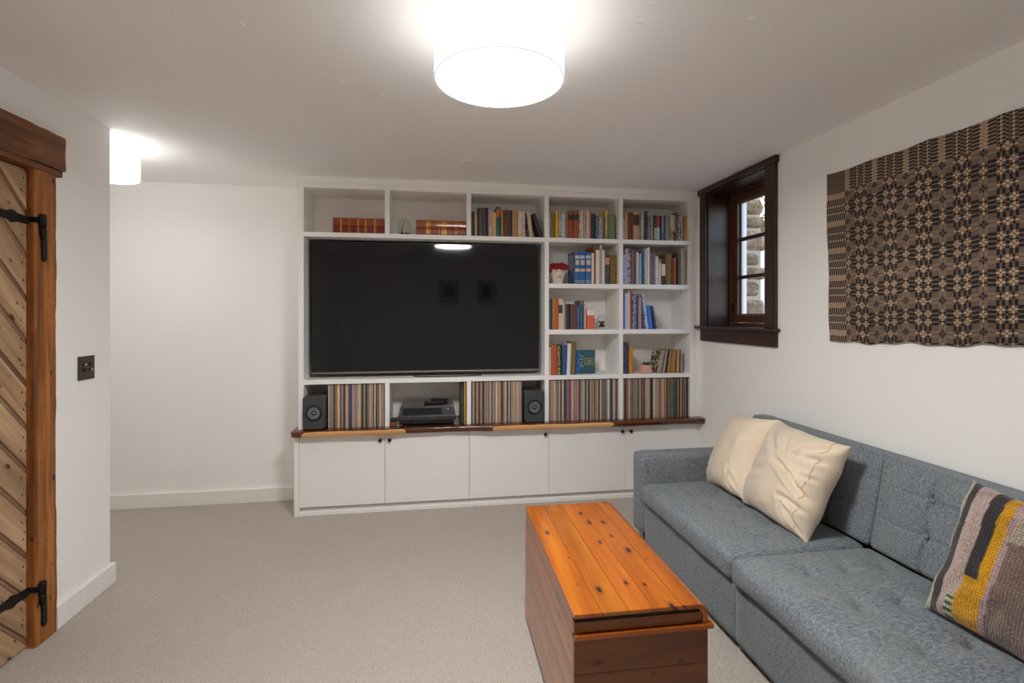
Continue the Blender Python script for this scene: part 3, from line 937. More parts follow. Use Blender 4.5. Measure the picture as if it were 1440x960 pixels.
# ------------------------------------------------------------------ television
tv = thing('television', 'large black flat television set in the bookcase, screen off', 'television', (-.046, 3.94, TVT))
M_SCREEN = NT('dark_screen')
M_SCREEN.base(M_SCREEN.mix(M_SCREEN.noise(M_SCREEN.coord(), 3, 2), lin((15, 14, 20)), lin((18, 17, 25))))
M_SCREEN.p(rough=.05, spec=.5); M_SCREEN = M_SCREEN.m
M_BEZEL = simple('black_bezel', (16, 16, 18), .3)
M_SILVER = simple('silver_edge', (150, 147, 143), .35, .8)
tv.rotation_euler = (R(.37), 0, 0)
link('housing', box(-.904, .812, 3.905, 3.955, 1.006, 1.990, .004), M_BEZEL, tv)
link('screen', box(-.900, .808, 3.9005, 3.9048, 1.016, 1.986), M_SCREEN, tv)
link('bezel', boxes([(-.905, -.900, 3.899, 3.905, 1.006, 1.990), (.808, .813, 3.899, 3.905, 1.006, 1.990), (-.900, .808, 3.899, 3.905, 1.986, 1.990)]), M_BEZEL, tv)
link('lower_trim', box(-.905, .813, 3.897, 3.905, 1.004, 1.0155, .001), M_SILVER, tv)
link('wall_bracket', box(-.30, .20, 3.955, 4.1095, 1.25, 1.75, .004), M_BEZEL, tv)
tag(link('power_cable', tube([(.36, 3.87, TVT + .004), (.20, 3.835, TVT + .004), (.05, 3.83, TVT + .004), (-.06, 3.835, TVT + .004), (.0, 3.85, TVT + .0042)][:4] + [(-.16, 3.86, TVT + .004)], .004, 8), M_BLACK), 'thin black cable lying on the shelf under the television', 'cable')

# ------------------------------------------------------------------ books
t = NT('book_cover')
oi = t.n('ObjectInfo')
tint = t.n('Attribute', attribute_type='OBJECT', attribute_name='tint')
mk = t.n('Attribute', attribute_type='OBJECT', attribute_name='mark')
tc = t.n('TexCoord')
rnd = t.math('MULTIPLY', oi.outputs['Random'], 91.0)
av = t.n('VectorMath', operation='ADD'); t.t.links.new(tc.outputs['Object'], av.inputs[0]); t.t.links.new(rnd, av.inputs[1])
mp = t.n('Mapping'); mp.inputs['Scale'].default_value = (170, 8, 95); t.t.links.new(av.outputs[0], mp.inputs[0])
nz = t.noise(mp.outputs[0], 1.0, 2, .7)
mask = t.math('GREATER_THAN', t.math('ADD', nz, t.math('MULTIPLY', mk.outputs['Fac'], .45)), .655)
gatem = t.math('GREATER_THAN', mk.outputs['Fac'], .01)
mask = t.math('MULTIPLY', mask, gatem)
wear = t.noise(av.outputs[0], 35, 3)
c = t.mix(mask, oi.outputs['Color'], tint.outputs['Color'])
c = t.mix(t.math('MULTIPLY', wear, .22), c, t.mix(.5, c, (.25, .22, .2, 1)))
t.base(c); t.p(rough=.5, spec=.4); t.bump(t.noise(av.outputs[0], 400, 2), .08, .001)
M_BOOK = t.m
M_LABEL = NT('spine_label'); _o = M_LABEL.n('ObjectInfo'); _v = M_LABEL.coord((160, 10, 70))
M_LABEL.base(M_LABEL.mix(M_LABEL.math('MULTIPLY', M_LABEL.math('GREATER_THAN', M_LABEL.noise(_v, 1, 2), .58), .45), _o.outputs['Color'], M_LABEL.mix(.6, _o.outputs['Color'], (.5, .4, .25, 1))))
M_LABEL.p(rough=.5); M_LABEL = M_LABEL.m
t = NT('page_edges')
st = t.noise(t.coord((700, 4, 4)), 1, 1)
t.base(t.mix(st, lin((206, 190, 160)), lin((236, 226, 204)))); t.p(rough=.85, spec=.2)
M_PAGES = t.m

def book_cover_mesh(w, h, d):
    """hard covers joined by a rounded spine; local: x 0..w, y 0 (spine)..d, z 0..h"""
    tk = min(.0028, w * .22)
    rb = min(.006, w * .3)
    outer, inner = [], []
    n = 6
    for k in range(n + 1):                      # rounded spine bulging towards -y
        a = math.pi * k / n
        outer.append((w / 2 - math.cos(a) * w / 2, rb * (1 - math.sin(a))))
    for (x, y) in outer:
        inner.append((max(tk, min(w - tk, x)), max(y, rb * .1) + tk))
    outer = [(0, d)] + outer + [(w, d)]
    inner = [(tk, d)] + inner + [(w - tk, d)]
    m = len(outer)
    vs = [(x, y, zz) for zz in (0, h) for (x, y) in outer] + [(x, y, zz) for zz in (0, h) for (x, y) in inner]
    fs = []
    for k in range(m - 1):
        fs.append((k, k + 1, m + k + 1, m + k))
        fs.append((2 * m + k, 3 * m + k, 3 * m + k + 1, 2 * m + k + 1))
        fs.append((k, 2 * m + k, 2 * m + k + 1, k + 1))
        fs.append((m + k, m + k + 1, 3 * m + k + 1, 3 * m + k))
    for k in (0, m - 1):
        fs.append((k, m + k, 3 * m + k, 2 * m + k))
    return raw(vs, fs), tk, rb

PLACE = {'A': 'in the bay above the television', 'B': 'on the top shelf over the blue set', 'C': 'on the top shelf nearest the window',
         'D': 'on the shelf with the red-topped vase', 'E': 'on the second shelf nearest the window', 'F': 'on the shelf with the dome on a dish',
         'G': 'on the half-empty shelf by the window', 'H': 'beside the teal book facing out', 'I': 'left of the pink pot'}
SHELF_Z = {'A': S1T, 'B': S1T, 'C': S1T, 'D': S2T, 'E': S2T, 'F': S3T, 'G': S3T, 'H': TVT, 'I': TVT}
rb_ = random.Random(5)
for key, lst in BOOKS.items():
    zz = SHELF_Z[key]
    for i, (x, w, h, colr, ex) in enumerate(lst):
        d = min(.235, max(.13, h * rb_.uniform(.66, .76)))
        y = 3.798 + rb_.uniform(0, .022)
        if key in 'GHI': y = 3.80 + rb_.uniform(0, .012)
        me, tk, rbv = book_cover_mesh(w, h, d)
        o = link('book', me, M_BOOK, local=True)
        lean = ex.get('lean', 0)
        ang = lean
        if lean > 0:                            # pivots on its right foot
            o.location = (x + w - w * math.cos(ang), y, zz + w * math.sin(ang) + .0004)
        else:
            o.location = (x, y, zz + .0004)
        o.rotation_euler = (0, ang, 0)
        o.color = lin(colr)
        o['tint'] = list(lin(ex.get('tint', colr)))[:3]
        o['mark'] = float(ex.get('mark', 0.0))
        thick = 'thick ' if w > .04 else ('slim ' if w < .017 else '')
        tall = 'tall ' if h > .28 else ''
        lean_w = 'leaning ' if abs(lean) > .08 else ''
        nm = colour_name(colr)
        if ex.get('set'): nm = 'blue portrait-spined'
        elif 'lab' in ex: nm += ' labelled'
        tag(o, f'{tall}{thick}{lean_w}{nm} book, {ordinal(i + 1)} from left {PLACE[key]}', 'book', 'books ' + PLACE[key])
        pg = link('page_block', box(tk + .0003, w - tk - .0003, rbv + tk + .0005, d - .004, .003, h - .0035), M_PAGES, o, local=True)
        def spine_patch(z0, z1, cc, inset=.0006, f=1.0):
            n = 8; vs, fs = [], []
            a0 = math.acos(f) if f < 1 else .12
            for q in range(n + 1):
                a = a0 + (math.pi - 2 * a0) * q / n
                px, py = w / 2 - math.cos(a) * (w / 2 + inset), rbv * (1 - math.sin(a)) - inset
                vs += [(px, py, z0), (px, py, z1), (px, py + .0006, z0), (px, py + .0006, z1)]
            for q in range(n):
                b0, b1 = q * 4, q * 4 + 4
                fs += [(b0, b1, b1 + 1, b0 + 1), (b0 + 2, b0 + 3, b1 + 3, b1 + 2), (b0, b0 + 2, b1 + 2, b1), (b0 + 1, b1 + 1, b1 + 3, b0 + 3)]
            fs += [(0, 1, 3, 2), (n * 4, n * 4 + 2, n * 4 + 3, n * 4 + 1)]
            p = link('spine_label', raw(vs, fs), M_LABEL, o, local=True)
            p.color = lin(cc)
        if 'lab' in ex:
            spine_patch(max(.001, ex['lab'][0]), min(h - .001, ex['lab'][1]), ex['lab'][2])
        if ex.get('set'):
            spine_patch(h * .80, h * .90, (188, 200, 216), f=.9)
            spine_patch(h * .60, h * .755, (206, 196, 186), f=.72)
            spine_patch(h * .39, h * .485, ((214, 206, 150), (206, 186, 150), (226, 180, 170))[i], f=.85)
            spine_patch(h * .03, h * .13, (120, 146, 160), f=.9)

# slipcase of the blue set: the printed side that shows on the left
sl = tag(link('slipcase', boxes([(1.0785, 1.0795, 3.815, 3.99, S2T + .0005, S2T + .2530), (1.0795, 1.0835, 3.812, 3.99, S2T + .0005, S2T + .2525)]), M_LABEL), 'blue and grey slipcase side standing left of the blue portrait-spined books', 'slipcase')
sl.color = lin((60, 92, 140))
sp = link('printed_panel', box(1.0775, 1.0784, 3.83, 3.98, S2T + .11, S2T + .235), M_LABEL, sl); sp.color = lin((150, 144, 140))

# large leather volumes lying flat
t = NT('tooled_leather')
oi = t.n('ObjectInfo'); v = t.coord()
s = t.sep(v)
wv = t.noise(v, 30, 4)
c = t.mix(t.math('MULTIPLY', wv, .6), oi.outputs['Color'], t.mix(.55, oi.outputs['Color'], (.03, .012, .006, 1)))
t.base(c); t.p(rough=.35, coat=.2); t.bump(t.noise(v, 180, 3), .2, .002)
M_LEATHER = t.m
M_GILT = simple('gilt_tooling', (206, 140, 58), .35, .55, vary=.1)
def folio(x0, x1, z, th, colr, bands, label):
    L = x1 - x0
    me, tk, rbv = book_cover_mesh(th, L, .27)
    o = bpy.data.objects.new('leather_volume', me); COL.objects.link(o); me.materials.append(M_LEATHER)
    # local x (thickness) -> world z, local z (length) -> world x
    o.matrix_world = Matrix(((0, 0, 1, x0), (0, 1, 0, 3.812), (1, 0, 0, z), (0, 0, 0, 1))) @ Matrix.Identity(4)
    # keep a proper rotation: mirror-free form
    o.matrix_world = Matrix.Translation((x0, 3.812, z + th)) @ Matrix(((0, 0, 1, 0), (0, 1, 0, 0), (-1, 0, 0, 0), (0, 0, 0, 1)))
    o.color = lin(colr)
    tag(o, label, 'book', 'large leather volumes lying flat on the top shelf')
    link('page_block', box(tk + .0003, th - tk - .0003, rbv + tk + .0005, .262, .004, L - .004), M_PAGES, o, local=True)
    for f, wd_ in bands:
        n = 8; vs, fs = [], []
        z0, z1 = L * f - wd_ / 2, L * f + wd_ / 2
        for q in range(n + 1):
            a = .1 + (math.pi - .2) * q / n
            px, py = th / 2 - math.cos(a) * (th / 2 + .0012), rbv * (1 - math.sin(a)) - .0012
            vs += [(px, py, z0), (px, py, z1), (px, py + .0014, z0), (px, py + .0014, z1)]
        for q in range(n):
            b0, b1 = q * 4, q * 4 + 4
            fs += [(b0, b1, b1 + 1, b0 + 1), (b0 + 2, b0 + 3, b1 + 3, b1 + 2), (b0, b0 + 2, b1 + 2, b1), (b0 + 1, b1 + 1, b1 + 3, b0 + 3)]
        fs += [(0, 1, 3, 2), (n * 4, n * 4 + 2, n * 4 + 3, n * 4 + 1)]
        link('gilt_band', raw(vs, fs), M_GILT, o, local=True)
b1 = [(.15, .010), (.17, .003), (.30, .003), (.33, .003), (.48, .009), (.50, .003), (.62, .009), (.645, .003), (.80, .010), (.83, .003)]
folio(-.735, -.3655, S1T + .0586, .056, (150, 70, 22), b1, 'orange-brown leather volume lying on top of the red one, top left bay')
folio(-.735, -.3655, S1T + .0006, .0575, (128, 34, 22), b1, 'red leather volume lying flat under the orange-brown one, top left bay')
b2 = [(.20, .004), (.22, .008), (.25, .008), (.28, .004), (.46, .004), (.52, .008), (.545, .004), (.57, .009), (.60, .006), (.79, .004), (.82, .004)]
folio(-.137, .2345, S1T + .0586, .056, (166, 82, 28), b2, 'upper tan-orange leather volume lying right of the small glass dome')
folio(-.137, .2345, S1T + .0006, .0575, (150, 66, 26), b2, 'lower tan-orange leather volume lying right of the small glass dome')

# teal book standing with its cover to the room
fb = thing('cover_facing_book', 'teal landscape book standing with its decorated cover facing out', 'book', (1.19, 3.87, TVT))
M_TEAL = simple('teal_cloth', (44, 92, 104), .5, bump=(350, .1, .001))
M_BLUECLOTH = simple('blue_cloth_spine', (40, 104, 176), .5)
M_SILVERPRINT = simple('silver_print', (150, 172, 184), .45)
M_GOLDPRINT = simple('gold_print', (168, 158, 96), .45)
fy = 3.858
link('cover', box(1.110, 1.268, fy, fy + .022, TVT + .0005, TVT + .190, .0015, 1), M_TEAL, fb)
link('spine_strip', box(1.1092, 1.131, fy - .0008, fy + .0225, TVT + .0007, TVT + .1897, .001, 1), M_BLUECLOTH, fb)
link('gold_panel', box(1.178, 1.262, fy - .0012, fy, TVT + .072, TVT + .126), M_GOLDPRINT, fb)
link('panel_inset', box(1.182, 1.258, fy - .0016, fy - .0012, TVT + .077, TVT + .121), M_TEAL, fb)
for k in range(3):
    link('title_line', box(1.192 + .004 * k, 1.250 - .005 * k, fy - .002, fy - .0016, TVT + .084 + k * .011, TVT + .089 + k * .011), M_GOLDPRINT, fb)
rt = random.Random(4)
for k in range(16):
    a = k / 16 * 6.283; rr = .018 + .022 * ((k % 3) / 2)
    cxp, czp = 1.152, TVT + .100
    px, pz = cxp + .55 * rr * math.cos(a), czp + 1.35 * rr * math.sin(a)
    leaf = [(px + .005 * math.cos(a), pz + .012 * math.sin(a)), (px - .004 * math.sin(a), pz + .004 * math.cos(a)), (px - .005 * math.cos(a), pz - .012 * math.sin(a)), (px + .004 * math.sin(a), pz - .004 * math.cos(a))]
    link('silver_leaf', prism([(u, w_) for u, w_ in leaf], 1, fy - .0014, fy), M_SILVERPRINT, fb)

# ------------------------------------------------------------------ record sleeves
unit = box(0, 1, 0, 1, 0, 1)
unit.name = 'record_sleeve'
t = NT('record_sleeve_card')
oi = t.n('ObjectInfo')
tc = t.n('TexCoord')
rnd = t.math('MULTIPLY', oi.outputs['Random'], 173.0)
av = t.n('VectorMath', operation='ADD'); t.t.links.new(tc.outputs['Object'], av.inputs[0]); t.t.links.new(rnd, av.inputs[1])
mp = t.n('Mapping'); mp.inputs['Scale'].default_value = (.6, 3, 7); t.t.links.new(av.outputs[0], mp.inputs[0])
n1 = t.noise(mp.outputs[0], 1.0, 3, .7)
mp2 = t.n('Mapping'); mp2.inputs['Scale'].default_value = (.8, 3, 60); t.t.links.new(av.outputs[0], mp2.inputs[0])
n2 = t.noise(mp2.outputs[0], 1.0, 2)
dark = t.math('MULTIPLY', t.math('GREATER_THAN', n2, .6), t.math('GREATER_THAN', n1, .5))
c = t.mix(t.math('MULTIPLY', dark, .55), oi.outputs['Color'], t.mix(.75, oi.outputs['Color'], (.02, .015, .015, 1)))
c = t.mix(t.ramp(n1, [(.35, (.0,) * 3 + (1,)), (.7, (.5,) * 3 + (1,))]), c, t.mix(.5, c, (.45, .36, .28, 1)))
t.base(c); t.p(rough=.6, spec=.35)
M_SLEEVE = t.m
unit.materials.append(M_SLEEVE)
K, CR, TN, BR, DB, GY, SL, NV = (30, 27, 26), (222, 204, 184), (196, 168, 138), (118, 92, 74), (70, 52, 44), (140, 134, 128), (98, 106, 118), (48, 58, 84)
W_, PK, OL, SA, TE, MR, PU, OC, GR = (232, 222, 212), (204, 172, 164), (112, 104, 80), (206, 158, 130), (70, 104, 106), (90, 42, 40), (86, 72, 110), (206, 158, 78), (120, 134, 118)
ROWS = {
 'L1': (-.764, -.366, [CR, PK, SA, CR, TE, PU, OC, OC, SA, CR, CR, K, W_, GY, DB, BR, CR, TN, SL, NV, NV, SL, PK, GY, CR, BR, TN, PK, CR, CR, TN, DB, DB, TN, OL, K, SL, GY, PK, TN, SA, K, CR, W_, K, GR, OL, CR, TN, GY, PK, PU], 'between the left speaker and turntable'),
 'L3': (.2742, .662, [K, CR, GY, DB, BR, TN, OC, K, GY, TN, GY, K, DB, PK, TN, DB, CR, SL, GY, CR, TN, DB, CR, PK, K, CR, CR, PK, SA, TN, GR, SL, K, BR, SA, SA, CR, TE, NV, W_, K, CR, GY, TN, CR, PK, TN, CR, PK, CR, TN, GY], 'between the turntable bay and right speaker'),
 'L4': (.8743, 1.4347, [BR, (160, 120, 110), SA, (226, 180, 150), TN, CR, TN, GY, (150, 140, 160), GY, CR, OL, DB, CR, W_, K, K, SL, TE, GY, BR, DB, (176, 80, 150), (206, 90, 130), PK, CR, GR, TE, CR, (200, 84, 62), SA, CR, SL, NV, SL, GY, W_, SL, TN, CR, DB, SL, SL, W_, K, NV, GY, CR, TN, BR, PK, PU, BR, OC, TN, CR, DB, PU, W_, GY, GY, OL, (160, 140, 170), PU, GY, GY, CR, W_, W_, K, SL, NV, (52, 66, 128), (200, 196, 204), W_, SA, BR, DB, TN], 'in the bay right of the right speaker'),
 'L5': (1.4744, 2.0260, [BR, CR, K, SL, K, SA, (176, 96, 70), SA, PK, W_, K, (190, 180, 196), GY, BR, TN, SA, GY, OL, CR, GY, K, SL, CR, TN, BR, MR, PK, MR, DB, CR, CR, W_, GY, CR, CR, TN, K, K, K, CR, CR, W_, GY, CR, SA, TN, GY, OL, TN, TN, OL, CR, SA, BR, SA, MR, MR, BR, CR, K, GR, GY, OL, GR, K, TE, PU, GY, K, K, CR, BR, DB, K, SA, CR, MR, BR, GY, DB, W_, OL, K, DB], 'in the bay nearest the window'),
}
rl = random.Random(11)
for key, (xa, xb, cols, place) in ROWS.items():
    ws = [rl.uniform(.75, 1.3) for _ in cols]
    sc = (xb - xa) / sum(ws)
    x = xa
    for i, (cc, w) in enumerate(zip(cols, ws)):
        w *= sc
        o = bpy.data.objects.new('record_sleeve', unit); COL.objects.link(o)
        hh = .3135 + rl.uniform(-.0012, .0012)
        o.scale = (w - .0011, .31, hh)
        o.location = (x, 3.794 + rl.uniform(0, .007), WT + .0006)
        j = rl.uniform(.82, 1.08)
        cj = tuple(max(0, min(255, q * j + rl.uniform(-8, 8))) for q in cc)
        o.color = lin(cj)
        tag(o, f'{colour_name(cj)} record sleeve, {ordinal(i + 1)} from left {place}', 'record', 'record sleeves ' + place)
        x += w
for i, (x, w, cc, yy, lb) in enumerate([(.1985, .007, (58, 78, 62), 3.85, 'dark green record sleeve beside the turntable, furthest left of three'),
                                    (.2065, .010, (70, 52, 48), 3.83, 'dark brown record sleeve beside the turntable, middle of three'),
                                    (.2200, .009, (226, 170, 50), 3.79, 'yellow-edged record sleeve beside the turntable, against the divider')]):
    o = bpy.data.objects.new('record_sleeve', unit); COL.objects.link(o)
    o.scale = (w, .29 if yy > 3.8 else .31, .3135 if i == 2 else .305); o.location = (x, yy - .004, WT + .0006); o.color = lin(cc)
    tag(o, lb, 'record', 'record sleeves beside the turntable')
# small singles leaning to the right
sing = [(196, 184, 160), (150, 146, 140), (176, 172, 166), (120, 116, 114), (206, 196, 186), (92, 46, 50), (70, 44, 46), (196, 170, 130), (150, 108, 50), (186, 140, 66), (160, 120, 60), (206, 170, 116), (120, 82, 46), (214, 166, 106), (220, 180, 130), (110, 70, 40), (176, 180, 186)]
x = 1.768
for i, cc in enumerate(sing):
    a = .235 - .222 * (i / (len(sing) - 1)) ** .75
    w = .0095
    o = bpy.data.objects.new('single_sleeve', unit); COL.objects.link(o)
    o.scale = (w, .18, .182); o.rotation_euler = (0, a, 0)
    o.location = (x, 3.805 + .004 * (i % 3), TVT + .0006 + w * math.sin(a))
    o.color = lin(cc)
    if i == 0: first_single = o
    tag(o, f'{colour_name(cc)} seven-inch sleeve, {ordinal(i + 1)} from left in the leaning row by the pink pot', 'record', 'leaning seven-inch sleeves')
    x += w / math.cos(a) + .0032
# ------------------------------------------------------------------ printed face of the first single
M_MAG = NT('picture_cover')
_v = M_MAG.coord((1, 9, 9))
_n = M_MAG.voro(_v, 1.3, 1.0, 'F1', 'Color')
_s = M_MAG.sep(_n)
M_MAG.base(M_MAG.ramp(_s[0], [(0.0, lin((24, 22, 26))), (.35, lin((206, 186, 52))), (.55, lin((226, 220, 206))), (.75, lin((66, 68, 92))), (.9, lin((150, 130, 116)))], 'CONSTANT'))
M_MAG.p(rough=.4); M_MAG = M_MAG.m
pc = link('picture_cover', box(-.06, -.012, .03, .97, .02, .97), M_MAG, first_single, local=True)

# ------------------------------------------------------------------ loudspeakers
M_SPK = simple('graphite_cabinet', (66, 68, 72), .5, bump=(120, .15, .001))
M_SPKF = simple('graphite_front', (58, 60, 64), .45)
M_RUBBER = simple('black_rubber', (22, 22, 24), .55)
M_CONE = simple('dark_cone', (128, 134, 144), .3, .7)
M_TWEET = simple('bright_tweeter', (190, 192, 196), .2, .9)
def speaker(cxx, label):
    w, h, d = .152, .243, .19
    yf = 3.748
    s = thing('loudspeaker', label, 'speaker', (cxx, yf + d / 2, WT), 'small grey bookshelf speakers')
    rr_ = .024
    poly = []
    for (qx, qz, a0) in ((w / 2 - rr_, h - rr_, 0), (-w / 2 + rr_, h - rr_, 90), (-w / 2 + rr_, .003 + rr_, 180), (w / 2 - rr_, .003 + rr_, 270)):
        for q in range(9):
            an = R(a0 + 90 * q / 8)
            poly.append((cxx + qx + rr_ * math.cos(an), WT + qz + rr_ * math.sin(an)))
    me = prism(poly, 1, yf, yf + d)
    bm = bmesh.new(); bm.from_mesh(me)
    fe = [e for e in bm.edges if all(abs(q.co.y - yf) < 1e-5 for q in e.verts)]
    bmesh.ops.bevel(bm, geom=fe, offset=.006, segments=3, affect='EDGES')
    cabm = from_bm(bm, smooth=True)
    for p_ in cabm.polygons:
        if p_.area > .01: p_.use_smooth = False
    link('cabinet', cabm, M_SPK, s)
    cz = WT + h * .50
    def disc(name, prof, mat, par):
        o = link(name, lathe(prof, 0, 0, 36), mat, par, local=True)
        o.location = Vector((cxx, yf, cz)) - world_origin(par); o.rotation_euler = (R(90), 0, 0)
        return o
    disc('surround', [(.058, -.002), (.0585, .0022), (.054, .0042), (.047, .0046), (.043, .002), (.042, .0005)], M_RUBBER, s)
    disc('cone', [(.0425, .0022), (.03, .0006), (.018, .0004), (.0165, .0010)], M_CONE, s)
    tw = disc('tweeter', [(.017, .0012), (.0155, .0032), (.011, .0022), (.0105, .0014), (0, .0014)], M_RUBBER, s)
    dm = link('dome', lathe([(.0085, .0014), (.0075, .0052), (.004, .0076), (0, .0083)], 0, 0, 20), M_TWEET, tw, local=True)
    disc_o = link('indicator', lathe([(.0022, 0), (.0016, .0008), (0, .001)], 0, 0, 10), M_TWEET, s, local=True)
    disc_o.location = Vector((cxx, yf, WT + .048)) - world_origin(s); disc_o.rotation_euler = (R(90), 0, 0)
    link('foot_pad', box(cxx - .05, cxx + .05, yf + .03, yf + .16, WT + .0003, WT + .004), M_RUBBER, s)
speaker(-.853, 'small dark grey speaker at the left end of the counter')
speaker(.752, 'small dark grey speaker between the records under the television corner')

# ------------------------------------------------------------------ turntable under its dust cover
tt = thing('turntable', 'black turntable with closed smoked dust cover on the counter', 'turntable', (-.056, 3.95, WT))
M_TTB = simple('turntable_plinth', (50, 51, 54), .38, bump=(90, .06, .001))
M_TTD = simple('turntable_underside', (18, 18, 19), .5)
t = NT('smoked_acrylic')
t.base(t.mix(t.noise(t.coord(), 8, 2), lin((62, 62, 64)), lin((72, 71, 72)))); t.p(rough=.12, spec=.6, coat=.5, coatr=.04)
M_SMOKE = t.m
tx0, tx1, ty0, ty1 = -.268, .156, 3.772, 4.085
link('lower_chassis', prism([(tx0 + .03, WT + .016), (tx1 - .03, WT + .016), (tx1 - .004, WT + .040), (tx0 + .004, WT + .040)], 1, ty0 + .012, ty1 - .005), M_TTD, tt)
link('plinth', box(tx0, tx1, ty0, ty1, WT + .040, WT + .074, .004), M_TTB, tt)
for fx in (tx0 + .055, tx1 - .055):
    for fy_ in (ty0 + .05, ty1 - .05):
        link('foot', lathe([(.020, WT + .0005), (.022, WT + .004), (.018, WT + .0158), (0, WT + .016)], fx, fy_, 18), M_RUBBER, tt)
cv = [(tx0 + .006, ty0 + .004, WT + .0742), (tx1 - .006, ty0 + .004, WT + .0742), (tx1 - .006, ty1 - .004, WT + .0742), (tx0 + .006, ty1 - .004, WT + .0742)]
tp = [(tx0 + .014, ty0 + .022, WT + .142), (tx1 - .014, ty0 + .022, WT + .142), (tx1 - .020, ty1 - .008, WT + .150), (tx0 + .020, ty1 - .008, WT + .150)]
me = raw(cv + tp, [(0, 1, 2, 3), (4, 5, 6, 7), (0, 1, 5, 4), (1, 2, 6, 5), (2, 3, 7, 6), (3, 0, 4, 7)])
bm = bmesh.new(); bm.from_mesh(me); bmesh.ops.bevel(bm, geom=bm.edges[:], offset=.004, segments=2, affect='EDGES'); bm.to_mesh(me); bm.free()
cover = link('dust_cover', me, M_SMOKE, tt)
M_TTG = simple('gloss_front', (34, 38, 46), .08, .2)
link('front_window', prism([(tx0 + .030, WT + .082), (tx1 - .100, WT + .082), (tx1 - .108, WT + .130), (tx0 + .036, WT + .130)], 1, ty0 + .0055, ty0 + .012), M_TTG, cover)
kb = link('control_knob', lathe([(.007, 0), (.0065, .006), (0, .007)], 0, 0, 16), M_TWEET, tt, local=True)
kb.location = Vector((.098, ty0 + .013, WT + .118)) - world_origin(tt); kb.rotation_euler = (R(90), 0, 0)
for k in range(3):
    b_ = link('front_button', lathe([(.0035, 0), (.003, .003), (0, .0035)], 0, 0, 12), M_TWEET, tt, local=True)
    b_.location = Vector((-.19 + .085 * k, ty0, WT + .060)) - world_origin(tt); b_.rotation_euler = (R(90), 0, 0)
def remote(cxx, cyy, zz, L, W, rot, tilt, label):
    o = thing('remote_control', label, 'remote', (cxx, cyy, zz))
    o.rotation_euler = (0, tilt, rot)
    link('shell', box(-L / 2, L / 2, -W / 2, W / 2, .0, .017, .005, 3), M_RUBBER, o, local=True)
    for a in range(5):
        for b in range(2):
            link('key', lathe([(.0045, .0168), (.004, .0188), (0, .019)], -L / 2 + .02 + a * (L - .04) / 4, -W / 5 + b * W / 2.5, 10), M_BLACK, o, local=True)
remote(-.005, 3.87, WT + .1468, .15, .045, .10, 0, 'long black remote control lying on the dust cover front')
remote(.035, 3.965, WT + .1505, .13, .042, -.35, 0, 'black remote control lying behind the longer one on the dust cover')
br = thing('record_brush', 'small wooden block with black brush standing left of the turntable', 'record brush', (-.304, 3.81, WT))
M_BLOCK = mat_wood('block_wood', (96, 52, 22), (140, 82, 38), (166, 104, 54), 0, .4)
link('wood_block', box(-.327, -.281, 3.792, 3.835, WT + .0005, WT + .030, .002), M_BLOCK, br)
link('brush_pad', box(-.324, -.279, 3.797, 3.832, WT + .030, WT + .044, .003), M_RUBBER, br)
link('brush_handle', prism([(3.80, WT + .044), (3.83, WT + .044), (3.826, WT + .056), (3.812, WT + .060)], 0, -.318, -.281), M_BLACK, br)

# ------------------------------------------------------------------ glass domes
M_DOME = mat_glass('dome_glass', (.93, .94, .93, 1), edge=(2.2, .9))
M_BONE = simple('white_figure', (226, 220, 208), .6)
M_TWIG = simple('dark_twig', (66, 56, 44), .8, bump=(80, .5, .004))
def dome(cxx, cyy, z, r, h, n=32):
    pr = [(r, z)]
    pr += [(r, z + h - r)]
    for k in range(1, 9):
        a = math.pi / 2 * k / 8
        pr.append((r * math.cos(a) if k < 8 else 0, z + h - r + r * math.sin(a)))
    ins = [(q[0] * .965 if q[0] > 0 else 0, z + (q[1] - z) * .985 if i else q[1]) for i, q in enumerate(pr)]
    return pr, ins
d1 = thing('glass_dome', 'small glass dome over a white figure between the leather volumes', 'glass dome', (-.226, 3.86, S1T), 'glass domes on the shelves')
link('base', lathe([(0, S1T + .0004), (.053, S1T + .0004), (.054, S1T + .006), (.048, S1T + .010), (0, S1T + .010)], -.226, 3.86, 32), simple('dark_base', (52, 36, 30), .4), d1)
pr, ins = dome(-.226, 3.86, S1T + .0102, .047, .118)
link('dome', lathe(pr, -.226, 3.86, 32), M_DOME, d1)
fg = link('figure', lathe([(0, S1T + .0102), (.010, S1T + .0102), (.009, S1T + .03), (.012, S1T + .05), (.008, S1T + .075), (.004, S1T + .092), (0, S1T + .095)], -.220, 3.858, 14), M_BONE, d1)
link('perch', tube([(-.245, 3.86, S1T + .0104), (-.248, 3.86, S1T + .04), (-.238, 3.858, S1T + .065), (-.228, 3.856, S1T + .104)], lambda k: .004 * (1 - .5 * k), 7), M_TWIG, d1)
for k in range(6):
    a = k * 1.05
    link('moss_tuft', lathe([(0, S1T + .0102), (.009, S1T + .012), (.006, S1T + .02), (0, S1T + .023)], -.226 + .028 * math.cos(a), 3.86 + .026 * math.sin(a), 8), M_TWIG, d1)
dz = S3T
d2 = thing('glass_dome', 'glass dome over dark twigs on a white dish', 'glass dome', (1.335, 3.865, dz), 'glass domes on the shelves')
link('dish', lathe([(0, dz + .0005), (.040, dz + .0005), (.060, dz + .014), (.063, dz + .0165), (.060, dz + .0165), (.040, dz + .006), (0, dz + .0055)], 1.335, 3.865, 36), simple('white_ceramic', (224, 222, 216), .25), d2)
pr, ins = dome(1.322, 3.862, dz + .0062, .038, .110)
link('dome', lathe(pr, 1.322, 3.862, 32), M_DOME, d2)
rt = random.Random(9)
